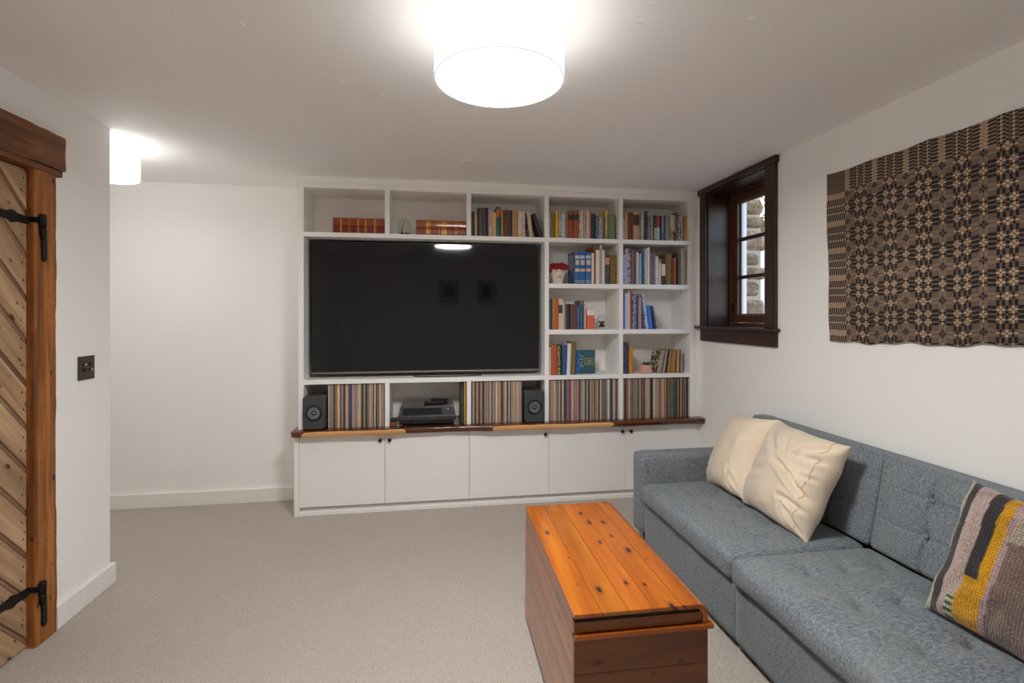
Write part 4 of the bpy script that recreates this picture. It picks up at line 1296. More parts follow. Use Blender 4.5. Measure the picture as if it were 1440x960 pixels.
for k in range(12):
    a = rt.uniform(0, 6.28); b = a + rt.uniform(1.5, 2.6)
    link('twig', tube([(1.322 + .026 * math.cos(a), 3.862 + .026 * math.sin(a), dz + .012), (1.322 + .008 * math.cos(a + .7), 3.862 + .008 * math.sin(a), dz + rt.uniform(.03, .055)), (1.322 + .022 * math.cos(b), 3.862 + .022 * math.sin(b), dz + rt.uniform(.015, .07))], .0042, 6), M_TWIG, d2)
link('nest', lathe([(0, dz + .0064), (.028, dz + .0064), (.031, dz + .014), (.022, dz + .022), (0, dz + .018)], 1.322, 3.862, 18), M_TWIG, d2)

# ------------------------------------------------------------------ white head vase with red blooms
vz = S2T
hv = thing('head_vase', 'white face vase filled with red blooms beside the blue books', 'vase', (.962, 3.862, vz))
t = NT('painted_ceramic')
v = t.coord((38, 38, 30))
t.base(t.mix(t.math('MULTIPLY', t.math('GREATER_THAN', t.noise(v, 1, 3, .6), .6), .45), lin((226, 216, 202)), lin((150, 122, 96)))); t.p(rough=.35); M_FACE = t.m
me = lathe([(0, vz + .0004), (.040, vz + .0004), (.044, vz + .012), (.042, vz + .030), (.050, vz + .055), (.061, vz + .085), (.063, vz + .108), (.056, vz + .126), (.048, vz + .130), (.046, vz + .118), (0, vz + .112)], .962, 3.862, 40)
for q in me.vertices:
    dx, dy = q.co.x - .962, q.co.y - 3.862
    if dy < 0 and q.co.z > vz + .03:
        f = math.exp(-(dx / .013) ** 2) * math.exp(-((q.co.z - vz - .078) / .016) ** 2)
        q.co.y -= .016 * f
        ff = math.exp(-(dx / .026) ** 2) * math.exp(-((q.co.z - vz - .048) / .010) ** 2)
        q.co.y -= .006 * ff
link('head', me, M_FACE, hv)
M_LINE = simple('brown_paint', (116, 84, 62), .5)
for s in (-1, 1):
    er = link('ear', lathe([(0, 0), (.010, .002), (.012, .008), (.007, .013), (0, .014)], .962 + s * .060, 3.862, 12), M_FACE, hv)
    er.data.transform(Matrix.Translation((0, 0, vz + .08)))
    e = link('eye_line', tube([(.962 + s * .012, 3.801, vz + .094), (.962 + s * .022, 3.803, vz + .099), (.962 + s * .036, 3.812, vz + .095)], .0022, 6), M_LINE, hv)
    e = link('brow_line', tube([(.962 + s * .010, 3.801, vz + .106), (.962 + s * .024, 3.803, vz + .112), (.962 + s * .040, 3.815, vz + .107)], .0022, 6), M_LINE, hv)
link('mouth_line', tube([(.944, 3.811, vz + .056), (.962, 3.802, vz + .051), (.980, 3.811, vz + .056)], .0025, 6), M_LINE, hv)
M_BLOOM = simple('red_bloom', (150, 18, 40), .7, bump=(160, .8, .006), vary=.3)
rt = random.Random(14)
spots = [(-.05, -.02, .125), (-.02, -.045, .132), (.02, -.045, .13), (.05, -.02, .13), (0, -.005, .15), (-.035, .015, .148), (.04, .012, .155), (-.055, -.01, .112), (.056, -.012, .138), (.015, .03, .148), (-.012, -.03, .148), (.028, -.02, .15)]
for k, (ax, ay, az) in enumerate(spots):
    bm = bmesh.new()
    bmesh.ops.create_icosphere(bm, subdivisions=3, radius=.021 + .004 * (k % 3))
    for q in bm.verts:
        n = q.co.normalized()
        q.co *= 1 + .20 * mnoise.noise(n * 4.5 + Vector((k, 0, 0))) + .08 * mnoise.noise(n * 11 + Vector((0, k, 0)))
        q.co.z *= .85
        q.co += Vector((.962 + ax, 3.862 + ay, vz + az - .005))
    link('bloom', from_bm(bm, smooth=True), M_BLOOM, hv)

# ------------------------------------------------------------------ pink pot with succulent
M_PINK = simple('pink_ceramic', (218, 172, 158), .45)
pz = TVT
px, py = 1.690, 3.858
pp = thing('potted_succulent', 'small pink pot on its saucer holding a green succulent', 'potted plant', (px, py, pz))
link('saucer', lathe([(0, pz + .0004), (.050, pz + .0004), (.056, pz + .006), (.057, pz + .022), (.054, pz + .023), (.050, pz + .010), (0, pz + .009)], px, py, 36), M_PINK, pp)
link('pot', lathe([(0, pz + .0092), (.046, pz + .0092), (.049, pz + .014), (.0545, pz + .030), (.0555, pz + .066), (.052, pz + .067), (.050, pz + .056), (0, pz + .055)], px, py, 36), M_PINK, pp)
link('soil', lathe([(0, pz + .0555), (.0495, pz + .0565), (.02, pz + .060), (0, pz + .062)], px, py, 24), M_TWIG, pp)
M_SUCC = simple('succulent_green', (92, 104, 46), .5, vary=.2)
for k in range(16):
    a = k * 2.4; r = .010 + .022 * (k / 16)
    ti = .5 + .5 * k / 16
    base_ = Vector((px + .012, py, pz + .0605))
    tip = base_ + Vector((math.cos(a) * (r + .018), math.sin(a) * (r + .018), .042 * (1.25 - ti)))
    mid = (base_ + tip) / 2 + Vector((0, 0, .004))
    link('leaf', tube([base_, mid, tip], lambda u: .006 * (1 - u) ** .5 * (.6 + 1.2 * u) + .0006, 7), M_SUCC, pp)

# ------------------------------------------------------------------ ceiling lamps and sprinkler cap
def emit(name, c, s):
    t = NT(name)
    t.base(lin((240, 238, 232))); t.p(rough=.8)
    w = t.noise(t.coord((1, 1, 40)), 9, 2)
    t.p(emit=t.mix(w, tuple(x * .97 for x in c) + (1,), tuple(c) + (1,)), emits=s)
    return t.m
WARM = (.99, 1.0, .985)
def lamp(cxx, cyy, r, z0, z1, s, side, label, name):
    L = thing('ceiling_lamp', label, 'ceiling lamp', (cxx, cyy, z0), 'white drum ceiling lamps')
    shade_m = emit(name + '_shade', WARM, s * side)
    diff_m = emit(name + '_diffuser', WARM, s)
    link('shade', lathe([(r, z0 + .004), (r, z1 - .003), (r - .003, z1 - .003), (r - .003, z0 + .004)], cxx, cyy, 72, closed=True, smooth=False), shade_m, L)
    link('diffuser', lathe([(0, z0 + .003), (r - .006, z0 + .003), (r - .006, z0 + .006), (0, z0 + .006)], cxx, cyy, 72, smooth=False), diff_m, L)
    M_RIM = emit('lamp_rim', WARM, .11)
    link('lower_rim', lathe([(r + .001, z0), (r + .001, z0 + .004), (r - .006, z0 + .004), (r - .006, z0)], cxx, cyy, 72, closed=True, smooth=False), M_RIM, L)
    link('upper_rim', lathe([(r + .001, z1 - .003), (r + .001, z1), (r - .004, z1), (r - .004, z1 - .003)], cxx, cyy, 72, closed=True, smooth=False), M_RIM, L)
    link('top_plate', lathe([(0, z1 - .012), (r - .004, z1 - .012), (r - .004, z1 - .009), (0, z1 - .009)], cxx, cyy, 48, smooth=False), M_RIM, L)
    link('canopy', lathe([(0, z1 - .009), (.03, z1 - .009), (.03, ZC - .022), (.065, ZC - .018), (.065, ZC - .0005), (0, ZC - .0005)], cxx, cyy, 36), M_RIM, L)
lamp(.219, 1.702, .2205, 2.24, 2.371, LAMP_MAIN, .055, 'large white drum ceiling lamp over the middle of the room', 'room_lamp')
lamp(-1.885, 3.245, .155, 2.24, 2.378, LAMP_HALL, .40, 'small white drum ceiling lamp peeking past the left wall end', 'passage_lamp')
tag(link('sprinkler_cap', lathe([(0, ZC - .009), (.030, ZC - .009), (.038, ZC - .006), (.040, ZC - .0005), (0, ZC - .0005)], .212, 3.253, 32), M_TRIMW), 'small round white cap on the ceiling above the television', 'sprinkler cap')

# ------------------------------------------------------------------ pictures on the wall behind, mirrored in the screen
M_FRAME = simple('black_frame', (26, 24, 24), .35)
M_MATB = simple('picture_mat', (206, 202, 196), .8)
for (fx, lab, ink) in ((.266, 'black-framed grey print behind the camera, left one mirrored in the screen', (120, 116, 112)), (.963, 'black-framed blue print behind the camera, right one mirrored in the screen', (52, 58, 112))):
    z0, z1, hw = 1.60, 2.01, .172
    pf = thing('framed_picture', lab, 'picture', (fx, YR + .012, z0), 'framed pictures on the rear wall')
    link('frame', boxes([(fx - hw, fx - hw + .022, YR + .0005, YR + .026, z0, z1), (fx + hw - .022, fx + hw, YR + .0005, YR + .026, z0, z1), (fx - hw + .022, fx + hw - .022, YR + .0005, YR + .026, z0, z0 + .022), (fx - hw + .022, fx + hw - .022, YR + .0005, YR + .026, z1 - .022, z1)], .002), M_FRAME, pf)
    link('mat_board', box(fx - hw + .022, fx + hw - .022, YR + .001, YR + .012, z0 + .022, z1 - .022), M_MATB, pf)
    link('print', box(fx - .085, fx + .085, YR + .012, YR + .0135, z0 + .09, z1 - .08), simple('print_ink_%d' % int(fx * 100), ink, .7, vary=.3), pf)
# ------------------------------------------------------------------ cedar chest
ced = dict(dark=(116, 52, 6), midc=(172, 90, 14), light=(198, 118, 28))
M_CEDY = mat_wood('cedar_along_y', axis=1, rough=.3, scale=.75, knots=.30, coat=.5, use_obj=True, knot_c=(58, 22, 8), bump=.05, **ced)
M_CEDX = mat_wood('cedar_along_x', axis=0, rough=.32, scale=.75, knots=.20, coat=.3, use_obj=True, knot_c=(58, 22, 8), bump=.05, **ced)
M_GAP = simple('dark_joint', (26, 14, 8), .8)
ch = thing('cedar_chest', 'orange varnished cedar chest with knotty boards standing before the sofa', 'chest', (.635, 1.8975, 0))
ch.rotation_euler = (0, 0, R(-.6))
cx0, cx1, cy0, cy1 = .42, .852, 1.462, 2.336
rc = random.Random(2)
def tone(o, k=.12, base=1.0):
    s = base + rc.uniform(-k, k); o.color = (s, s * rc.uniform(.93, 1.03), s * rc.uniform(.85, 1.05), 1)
ft = [0, .20, .395, .585, .80, 1]
for k in range(5):
    a, b = cx0 + (cx1 - cx0) * ft[k], cx0 + (cx1 - cx0) * ft[k + 1]
    if k < 4:
        o = link('lid_board', box(a + .0004, b - .0004, cy0, cy1, .522, .535, .0012, 1), M_CEDY, ch)
    else:
        poly = [(a + .0004, .515)]
        poly = [(a + .0004, .535)]
        for q in range(9):
            an = math.pi / 2 * q / 8
            poly.append((b - .032 + .032 * math.sin(an), .503 + .032 * math.cos(an)))
        poly += [(b, .476), (b - .018, .476), (b - .018, .503), (b - .032, .522), (a + .0004, .522)]
        me = prism(poly, 1, cy0, cy1)
        o = link('lid_board', me, M_CEDY, ch)
    tone(o, .13, .98)
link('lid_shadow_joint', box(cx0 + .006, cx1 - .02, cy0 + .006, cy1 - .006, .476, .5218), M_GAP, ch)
o = link('lid_end', box(cx0 + .0005, cx1 - .020, cy0 + .003, cy0 + .018, .476, .5095, .001, 1), M_CEDX, ch); tone(o, .04, .45)  # near lid end: its shade is painted in as a darker tone
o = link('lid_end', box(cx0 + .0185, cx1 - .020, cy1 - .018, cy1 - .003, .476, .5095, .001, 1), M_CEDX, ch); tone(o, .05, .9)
o = link('lid_back', box(cx0, cx0 + .018, cy0 + .0185, cy1 - .0185, .4624, .5216, .001, 1), M_CEDY, ch); tone(o, .05, .9)
md = boxes([(cx0 + .0005, cx1 + .014, cy0 - .010, cy0 + .0005, .462, .4755), (cx0 + .0185, cx1 + .014, cy1 - .002, cy1 + .010, .462, .4755), (cx1 - .002, cx1 + .014, cy0 + .002, cy1 - .002, .462, .4755)])
o = link('moulding', md, M_CEDX, ch); o.color = (1.1, 1.05, 1, 1)
hs = [.022, .128, .248, .352, .4618]
for k in range(4):
    a, b = hs[k] + .0004, hs[k + 1] - .0004
    o = link('end_board', box(cx0, cx1, cy0 + .001, cy0 + .018, a, b, .001, 1), M_CEDX, ch); tone(o, .04, .36)  # same cedar; shade on the near end is put into the board colour
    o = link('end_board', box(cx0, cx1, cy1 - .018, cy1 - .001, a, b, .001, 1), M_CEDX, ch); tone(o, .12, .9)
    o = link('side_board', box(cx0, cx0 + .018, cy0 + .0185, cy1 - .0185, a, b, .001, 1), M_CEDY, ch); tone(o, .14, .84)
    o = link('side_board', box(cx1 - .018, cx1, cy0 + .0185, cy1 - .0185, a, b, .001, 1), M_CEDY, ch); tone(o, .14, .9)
for fx in (cx0 + .03, cx1 - .03):
    for fy2 in (cy0 + .04, cy1 - .04):
        link('foot', box(fx - .02, fx + .02, fy2 - .025, fy2 + .025, .0005, .0218, .003, 1), M_GAP, ch)
link('bottom_panel', box(cx0 + .02, cx1 - .02, cy0 + .02, cy1 - .02, .022, .034), M_GAP, ch)

# ------------------------------------------------------------------ sofa
def mat_fabric(name, dark, light, nap):
    t = NT(name)
    v = t.coord()
    th = t.coord((260, 260, 520))
    a = t.noise(th, 1.0, 3, .7)
    b = t.noise(t.coord((55, 120, 120)), 1.0, 4, .75)
    n = t.noise(v, 5.5, 4, .6, .5)
    f = t.math('ADD', t.math('MULTIPLY', a, .45), t.math('MULTIPLY', b, .55))
    c = t.ramp(f, [(.39, lin(dark)), (.61, lin(light))])
    c = t.mix(t.ramp(n, [(.35, (0, 0, 0, 1)), (.7, (.55, .55, .55, 1))]), c, lin(nap))
    t.base(c); t.p(rough=.9, spec=.12, sheen=.12, sheenr=.5)
    t.bump(t.math('ADD', f, t.math('MULTIPLY', n, .4)), .35, .003)
    return t.m
M_SOFA = mat_fabric('blue_grey_chenille', (72, 80, 90), (152, 159, 165), (136, 140, 142))
sf_ = thing('sofa', 'blue-grey tufted fabric sofa against the right wall', 'sofa', (1.68, 1.90, 0))
FX, BX = 1.252, 2.100
AY0, AY1 = .885, 2.930
def rgrid(name, x0, x1, y0, y1, z0, z1, r, n, fn=None, parent=sf_, mat=None):
    bm = rounded_grid(x1 - x0, y1 - y0, z1 - z0, r, *n)
    off = Vector(((x0 + x1) / 2, (y0 + y1) / 2, (z0 + z1) / 2))
    for v in bm.verts:
        v.co += off
    if fn:
        bm.normal_update()
        for v in bm.verts:
            v.co = fn(v.co.copy(), v.normal)
    return link(name, from_bm(bm, smooth=True), mat or M_SOFA, parent)
rgrid('arm', FX, BX, AY1, AY1 + .130, .09, .578, .022, (14, 6, 10))
rgrid('arm', FX, BX, AY0 - .130, AY0, .09, .578, .022, (14, 6, 10))
rgrid('back_frame', 2.005, BX + .004, AY0 + .001, AY1 + .006, .10, .808, .016, (6, 30, 12))
def drape(c, n):
    return c
rgrid('base_panel', 1.276, 1.31, 1.9885, AY1 - .001, .034, .290, .010, (4, 20, 8))
rgrid('base_panel', 1.276, 1.31, AY0 + .001, 1.9865, .034, .290, .010, (4, 20, 8))
link('base_frame', box(1.31, 2.004, AY0 + .002, AY1 - .002, .06, .288), M_GAP, sf_)
M_LEG = simple('black_leg', (24, 22, 22), .5)
for lx in (1.32, 2.03):
    for ly in (AY0 - .06, 1.9, AY1 + .06):
        link('leg', lathe([(0, .0005), (.018, .0005), (.024, .0595 if abs(ly - 1.9) < .1 else .0895), (0, .0597 if abs(ly - 1.9) < .1 else .0897)], lx, ly, 16), M_LEG, sf_)

def seat(y0, y1, buttons):
    z0, z1 = .291, .402
    mx, my = (FX + 1.93) / 2, (y0 + y1) / 2
    def fn(c, n):
        u = (c.x - mx) / ((1.93 - FX) / 2); w = (c.y - my) / ((y1 - y0) / 2)
        top = max(0.0, (c.z - z0) / (z1 - z0))
        crown = .020 * (1 - min(1, abs(u)) ** 4) * (1 - min(1, abs(w)) ** 6)
        dz = crown * top
        for (bx, by) in buttons:
            d2 = (c.x - bx) ** 2 + ((c.y - by)) ** 2
            dz -= top * (.020 * math.exp(-d2 / .030 ** 2) + .012 * math.exp(-d2 / .013 ** 2) + .008 * math.exp(-d2 / .075 ** 2))
            # small pull folds running out of each dimple
            for ang in (.4, 1.9, 3.5, 5.1):
                dx_, dy_ = c.x - bx, c.y - by
                al = dx_ * math.cos(ang + bx * 9) + dy_ * math.sin(ang + bx * 9)
                pe = -dx_ * math.sin(ang + bx * 9) + dy_ * math.cos(ang + bx * 9)
                if al > 0: dz -= top * .0035 * math.exp(-(pe / .010) ** 2) * math.exp(-((al - .045) / .03) ** 2)
        dz += top * .004 * mnoise.noise(Vector((c.x * 7, c.y * 7, 3)))
        c.z += dz
        if c.x < FX + .03:                # soft, slightly wandering front edge
            c.x += .006 * mnoise.noise(Vector((c.y * 5, c.z * 12, 1)))
        c.x -= .008 * (1 - abs(2 * min(1, max(0, (c.z - z0) / (z1 - z0))) - 1)) * (1 if c.x < mx else 0) * (1 - abs(w) ** 8)
        return c
    cu = rgrid('seat_cushion', FX, 1.93, y0, y1, z0, z1, .030, (84, 118, 12), fn)
    for (bx, by) in buttons:
        u = (bx - mx) / ((1.93 - FX) / 2)
        zz = z1 + .020 * (1 - abs(u) ** 4) - .040
        link('button', lathe([(0, zz), (.009, zz), (.010, zz + .003), (.006, zz + .0055), (0, zz + .006)], bx, by, 14), M_SOFA, cu)
seat(1.9885, AY1 - .003, [(bx, by) for bx in (1.475, 1.645, 1.815) for by in (2.71, 2.49, 2.27)])
seat(AY0 + .003, 1.9855, [(bx, by) for bx in (1.487, 1.657, 1.827) for by in (1.80, 1.56, 1.32, 1.08)])

def back(y0, y1, cols, rows):
    z0, z1 = .404, .796
    x0, x1 = 1.905, 2.000
    lean = .085 / (z1 - z0)
    my = (y0 + y1) / 2
    def fn(c, n):
        front = max(0.0, (x1 - c.x) / (x1 - x0))
        w = (c.y - my) / ((y1 - y0) / 2); t_ = (c.z - (z0 + z1) / 2) / ((z1 - z0) / 2)
        dx = -.014 * (1 - min(1, abs(w)) ** 6) * (1 - min(1, abs(t_)) ** 4)
        for by in cols:
            wob = .006 * math.sin((c.z - z0) * 30)
            dx += .012 * math.exp(-((c.y - by - wob) / .007) ** 2)
            for bz in rows:
                d2 = (c.y - by) ** 2 + (c.z - bz) ** 2
                dx += .012 * math.exp(-d2 / .030 ** 2)
        for bz in rows:
            dx += .006 * math.exp(-((c.z - bz) / .007) ** 2) * (1 - .5 * abs(w))
        sq = 1 - front
        c.x += dx * front
        c.x += lean * (c.z - z0) * front
        return c
    b = rgrid('back_cushion', x0, x1, y0, y1, z0, z1, .026, (8, 210, 56), fn)
    for by in cols:
        for bz in rows:
            xx = x0 + lean * (bz - z0) - .014 + .015
            bt = link('button', lathe([(.011, 0), (.0115, .003), (.007, .007), (0, .008)], 0, 0, 16), M_SOFA, b, local=True)
            bt.location = Vector((xx, by, bz)) - world_origin(b); bt.rotation_euler = (0, R(-90), 0)
back(1.9705, AY1 - .003, (2.21, 2.45, 2.69), (.555, .695))
back(AY0 + .003, 1.9685, (1.725, 1.45, 1.17), (.555, .695))

# ------------------------------------------------------------------ cushions
def pillow(w, h, th, folds, seed, n=90, pinch=.06, ear=.02):
    """local x right, z up, -y towards the room; returns mesh and the (x, z) of each vertex before shaping"""
    us = np.sin(np.linspace(-math.pi / 2, math.pi / 2, n + 1))
    U, V = np.meshgrid(us, us, indexing='ij')
    px = w / 2 * U * (1 - pinch * (1 - V ** 2) * np.abs(U) ** 1.5 + ear * (np.abs(U * V)) ** 6)
    pz = h / 2 * V * (1 - pinch * (1 - U ** 2) * np.abs(V) ** 1.5 + ear * (np.abs(U * V)) ** 6)
    T = th / 2 * (np.clip(1 - np.abs(U) ** 3.0, 0, 1) ** .44) * (np.clip(1 - np.abs(V) ** 3.0, 0, 1) ** .44)
    W = np.zeros_like(U)
    for (u0, v0, u1, v1, wd_, dp) in folds:
        dx, dz = u1 - u0, v1 - v0
        L2 = dx * dx + dz * dz
        s = np.clip(((U - u0) * dx + (V - v0) * dz) / L2, 0, 1)
        dist = np.hypot(U - u0 - s * dx, V - v0 - s * dz)
        prof = np.exp(-(dist / wd_) ** 2) - .55 * np.exp(-((dist - 1.9 * wd_) / (1.1 * wd_)) ** 2)
        W += dp * prof * (np.sin(np.pi * np.clip(s * .92 + .04, 0, 1)) ** .5)
    nz = np.array([[mnoise.noise(Vector((a * 2.3, b * 2.3, seed))) * .007 + mnoise.noise(Vector((a * 6, b * 6, seed + 3))) * .003 for b in us] for a in us])
    edge = np.clip(1 - np.maximum(np.abs(U), np.abs(V)) ** 10, 0, 1)
    fy_ = -(T + (nz - W) * edge)
    by_ = T * .75 + nz * edge * .4
    wob = np.array([[mnoise.noise(Vector((a * 1.5, b * 3.1, seed + 8))) for b in us] for a in us])
    px = px + .010 * wob * np.abs(U) ** 3
    pz = pz + .008 * wob[::-1] * np.abs(V) ** 3
    N = n + 1
    front = np.stack([px, fy_, pz], -1).reshape(-1, 3)
    backv = np.stack([px, by_, pz], -1).reshape(-1, 3)
    idx = np.arange(N * N).reshape(N, N)
    bidx = idx.copy() + N * N
    rim = np.zeros((N, N), bool); rim[0] = rim[-1] = True; rim[:, 0] = rim[:, -1] = True
    bidx[rim] = idx[rim]
    faces = []
    for i in range(n):
        for j in range(n):
            faces.append((idx[i, j], idx[i + 1, j], idx[i + 1, j + 1], idx[i, j + 1]))
            faces.append((bidx[i, j], bidx[i, j + 1], bidx[i + 1, j + 1], bidx[i + 1, j]))
    allv = np.vstack([front, backv])
    me = bpy.data.meshes.new('pillow')
    me.from_pydata(allv.tolist(), [], [tuple(int(q) for q in f) for f in faces])
    bm = bmesh.new(); bm.from_mesh(me)
    loose = [v for v in bm.verts if not v.link_faces]
    bmesh.ops.delete(bm, geom=loose, context='VERTS')
    bm.to_mesh(me); bm.free()
    me.polygons.foreach_set('use_smooth', [True] * len(me.polygons))
    return me
def place(o, loc, tilt, yaw=0.0, roll=0.0):
    o.matrix_world = Matrix.Translation(loc) @ Matrix.Rotation(tilt, 4, 'Y') @ Matrix.Rotation(R(-90) + yaw, 4, 'Z') @ Matrix.Rotation(roll, 4, 'Y')

t = NT('striped_cream_linen')
v = t.coord()
s = t.sep(v)
wb_ = t.noise(t.coord((3, 3, 3)), 1.5, 3)
xx = t.math('ADD', s[0], t.math('MULTIPLY', wb_, .02))
st = t.math('SINE', t.math('MULTIPLY', xx, 2 * math.pi / .0118))
band = t.ramp(t.math('ADD', t.math('MULTIPLY', s[0], 2.0), .5), [(.06, (0, 0, 0, 1)), (.14, (.75, .75, .75, 1)), (.38, (1, 1, 1, 1)), (.62, (.9, .9, .9, 1)), (.74, (0, 0, 0, 1))])
wide = t.ramp(t.math('ADD', t.math('MULTIPLY', s[0], 2.0), .5), [(.10, (0, 0, 0, 1)), (.20, (.5, .5, .5, 1)), (.34, (.45, .45, .45, 1)), (.44, (0, 0, 0, 1))])
line = t.math('MULTIPLY', t.ramp(st, [(.45, (0, 0, 0, 1)), (.75, (1, 1, 1, 1))]), band)
c = t.mix(wide, lin((234, 216, 192)), lin((204, 195, 184)))
c = t.mix(t.math('MULTIPLY', line, .55), c, lin((150, 140, 132)))
t.base(c); t.p(rough=.85, spec=.15, sheen=.2)
t.bump(t.math('ADD', t.noise(t.coord((700, 700, 700)), 1, 2), t.math('MULTIPLY', line, .1)), .2, .0012)
M_LINEN = t.m
f1 = [(.55, -.95, .35, -.35, .05, .012), (-.9, -.75, -.45, -.2, .06, .008), (.95, .6, .5, .3, .06, .010), (-.3, -.98, -.2, -.5, .04, .007), (.8, -.8, .5, -.55, .05, .012), (-.85, .85, -.4, .5, .08, .008)]
p1 = link('throw_pillow', pillow(.45, .47, .20, f1, 2.0), M_LINEN, local=True)
place(p1, (1.762, 2.685, .632), R(25), R(-7), R(-3))
tag(p1, 'cream pinstriped pillow resting in the far sofa corner by the arm', 'pillow', 'cream pinstriped throw pillows')
f2 = [(1.0, .55, .30, .42, .055, .016), (-.15, .22, .55, -.02, .06, .026), (.30, .04, .98, -.30, .055, .026), (1.0, -.52, .35, -.42, .05, .018), (.62, -1.0, .40, -.45, .05, .014), (1.0, .92, .35, .50, .07, .018), (-.75, .8, -.15, .30, .09, .010), (.98, -.95, .50, -.55, .05, .016), (1.0, .15, .70, .12, .04, .014), (-.3, 1.0, .05, .45, .07, .010), (-.95, -.3, -.3, -.1, .08, .010)]
p2 = link('throw_pillow', pillow(.455, .47, .225, f2, 5.0, pinch=.02, ear=.035), M_LINEN, local=True)
place(p2, (1.762, 2.262, .634), R(25), R(2), R(2))
_us = np.sin(np.linspace(-math.pi / 2, math.pi / 2, 91))
_i = int(np.argmin(np.abs(_us - .80)))
_pts = [p2.data.vertices[_i * 91 + j].co + Vector((0, -.0006, 0)) for j in range(4, 87, 2)]
M_SEAM = simple('linen_seam', (206, 182, 152), .9)
link('seam', tube(_pts, .0017, 6), M_SEAM, p2, local=True)
tag(p2, 'crumpled cream pinstriped pillow nearer the camera, leaning against the other', 'pillow', 'cream pinstriped throw pillows')

KW, KH = .47, .47
me = pillow(KW, KH, .17, [(-.9, -.8, -.4, -.3, .08, .008), (-.2, -.98, 0, -.4, .08, .006)], 9.0, 130)
ca = me.color_attributes.new('yarn', 'FLOAT_COLOR', 'POINT')
CREAM_G, CHAR, PNK, YEL, MAU, BRN, TAN_, RST, GRN = [lin(q) for q in ((196, 194, 164), (58, 54, 58), (196, 172, 164), (220, 158, 20), (186, 158, 158), (132, 110, 102), (184, 168, 152), (140, 88, 66), (40, 92, 66))]
cols = []
for vtx in me.vertices:
    x, y, z = vtx.co
    v_ = z / (KH / 2)
    d = x + KW / 2 * (1 - .07 * (1 - v_ ** 2))
    if d < .020: c = CREAM_G
    elif d < .048: c = CHAR
    elif d < .100: c = PNK if not (v_ < -.62 and d > .075) else (GRN if int((v_ + 2) * 22) % 2 else CREAM_G)
    elif d < .140: c = CHAR if v_ > -.30 else YEL
    elif d < .172: c = YEL
    elif d < .186: c = MAU
    elif d < .300: c = BRN if v_ < .35 else TAN_
    elif d < .375: c = TAN_ if int(d * 160) % 2 else BRN
    elif d < .420: c = RST
    else: c = CREAM_G
    cols += list(c)
ca.data.foreach_set('color', cols)
t = NT('crochet_yarn')
at = t.n('Attribute', attribute_name='yarn')
v = t.coord((1, .25, 1))
kn = t.voro(v, 120, .25)
t.base(t.mix(t.ramp(kn, [(.35, (0, 0, 0, 1)), (.75, (.75, .75, .75, 1))]), at.outputs['Color'], t.mix(.75, at.outputs['Color'], (.02, .016, .014, 1))))
t.p(rough=.95, spec=.1, sheen=.3)
t.bump(t.math('SUBTRACT', 1.0, kn), .9, .006)
M_YARN = t.m
p3 = link('crochet_pillow', me, M_YARN, local=True)
place(p3, (1.792, 1.262, .634), R(24), R(4), R(0))
tag(p3, 'crochet pillow striped in charcoal, pink, mustard and brown at the sofa near end', 'pillow')

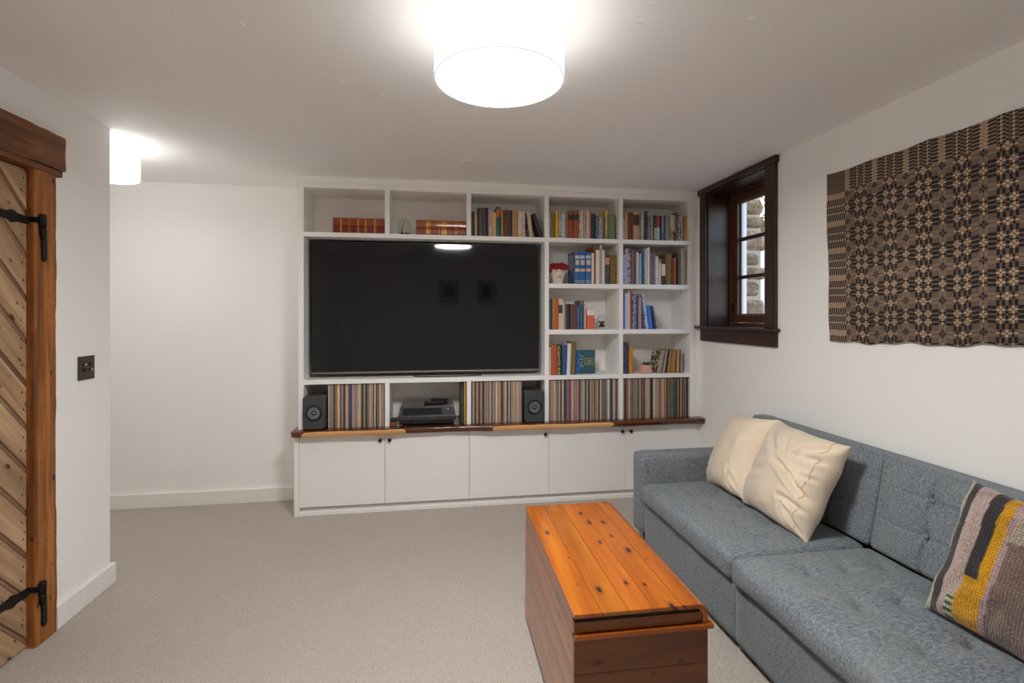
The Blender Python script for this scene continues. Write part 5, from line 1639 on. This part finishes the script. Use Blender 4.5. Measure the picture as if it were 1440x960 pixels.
# ------------------------------------------------------------------ woven coverlet on the right wall
def coverlet():
    A_, B_, C_, D_ = 0, 1, 2, 3
    cell = .0038
    H = 236; Wd = 412
    def expand(per, n, border):
        s, wide = [], []
        i = 0
        while len(s) < border:
            s += [i % 4] * 2; wide += [False] * 2; i += 1
        k = 0
        while len(s) < n:
            b, w = per[k % len(per)]
            s += [b] * w; wide += [w > 4] * w; k += 1
        return np.array(s[:n]), np.array(wide[:n])
    perx = [(A_, 3), (D_, 2), (A_, 3), (B_, 8), (C_, 3), (D_, 2), (C_, 3), (B_, 3), (C_, 3), (D_, 2), (C_, 3), (B_, 8)]
    pery = [(A_, 3), (D_, 2), (A_, 3), (B_, 6), (C_, 3), (D_, 2), (C_, 3), (B_, 2), (C_, 3), (D_, 2), (C_, 3), (B_, 6)]
    sx, wx = expand(perx, Wd, 32)
    sy, wy = expand(pery, H, 30)
    sy = np.array([1, 0, 3, 2])[sy]
    # border bands: two blocks alternate, so the field's columns and rows run out as stripes of dashes
    sx[:32] = np.where(np.arange(32) // 2 % 2 == 0, 1, 2)
    sy[:30] = np.where(np.arange(30) // 2 % 2 == 0, 0, 3)
    wx[:32] = False; wy[:30] = False
    d = (sx[None, :] - sy[:, None]) % 4
    dark = np.array(lin((36, 32, 34))[:3]); midA = np.array(lin((134, 114, 98))[:3]); midB = np.array(lin((104, 87, 75))[:3]); light = np.array(lin((212, 180, 146))[:3])
    jj, ii = np.mgrid[:H, :Wd]
    half = np.where((jj % 2 == 0)[..., None], midA, midB)
    img = np.where((d == 2)[..., None], dark, np.where((d == 0)[..., None], light, half))
    edge = np.zeros((H, Wd), bool); edge[:30] = True; edge[:, :32] = True
    img = np.where((edge & (d % 2 == 1))[..., None], midA * .85 + light * .15, img)
    big = (wx[None, :] & wy[:, None])
    mixed = (wx[None, :] ^ wy[:, None])
    img = np.where((mixed & (d == 0))[..., None], half * .8 + light * .2, img)
    img = np.where((big & (d != 2))[..., None], half, img)
    fade = np.array([[.9 + .22 * mnoise.noise(Vector((i * .012, j * .016, 7))) for i in range(Wd)] for j in range(H)])
    img = img * fade[..., None]
    Y0, Y1 = 2.437, 2.437 - Wd * cell
    vs = []
    for j in range(H + 1):
        q = j / H
        for i in range(Wd + 1):
            p = i / Wd
            s_ = i * cell
            y = Y0 - s_ - .030 * q * math.exp(-s_ * 3) - .006 * math.sin(q * 11 + 1) * math.exp(-s_ * 14)
            top = 2.203 - .006 * abs(math.sin(s_ * 11)) - .010 * s_ / 1.5
            bot = 1.296 + .030 * min(1, s_ / .9) + .006 * math.sin(s_ * 17) + .004 * math.sin(s_ * 41 + 1)
            z = top + (bot - top) * q
            x = XR - .010 - .0045 * mnoise.noise(Vector((s_ * 6, q * 3, 2))) - .004 * q * (1 + math.sin(s_ * 17)) - .004 * math.exp(-s_ * 20) * (1 + math.sin(q * 11))
            vs.append((x, y, z))
    N = Wd + 1
    fs, cols = [], []
    for j in range(H):
        for i in range(Wd):
            fs.append((j * N + i, j * N + i + 1, (j + 1) * N + i + 1, (j + 1) * N + i))
            cols.append((*img[j, i], 1.0))
    me = bpy.data.meshes.new('coverlet')
    me.from_pydata(vs, [], fs)
    ca = me.color_attributes.new('weave', 'FLOAT_COLOR', 'CORNER')
    ca.data.foreach_set('color', np.repeat(np.array(cols), 4, 0).ravel())
    me.polygons.foreach_set('use_smooth', [True] * len(me.polygons))
    return me
t = NT('overshot_weave')
at = t.n('Attribute', attribute_name='weave')
v = t.coord()
yarn = t.noise(t.coord((200, 500, 1400)), 1, 2)
t.base(t.mix(t.math('MULTIPLY', yarn, .35), at.outputs['Color'], t.mix(.6, at.outputs['Color'], (.03, .025, .02, 1))))
t.p(rough=.95, spec=.1, sheen=.2)
t.bump(t.math('ADD', yarn, t.math('MULTIPLY', t.noise(v, 90, 2), .6)), .5, .003)
cov = link('woven_coverlet', coverlet(), t.m)
md = cov.modifiers.new('thick', 'SOLIDIFY'); md.thickness = .003; md.offset = 0
tag(cov, 'brown, black and tan overshot-woven coverlet hanging on the right wall above the sofa', 'wall hanging')
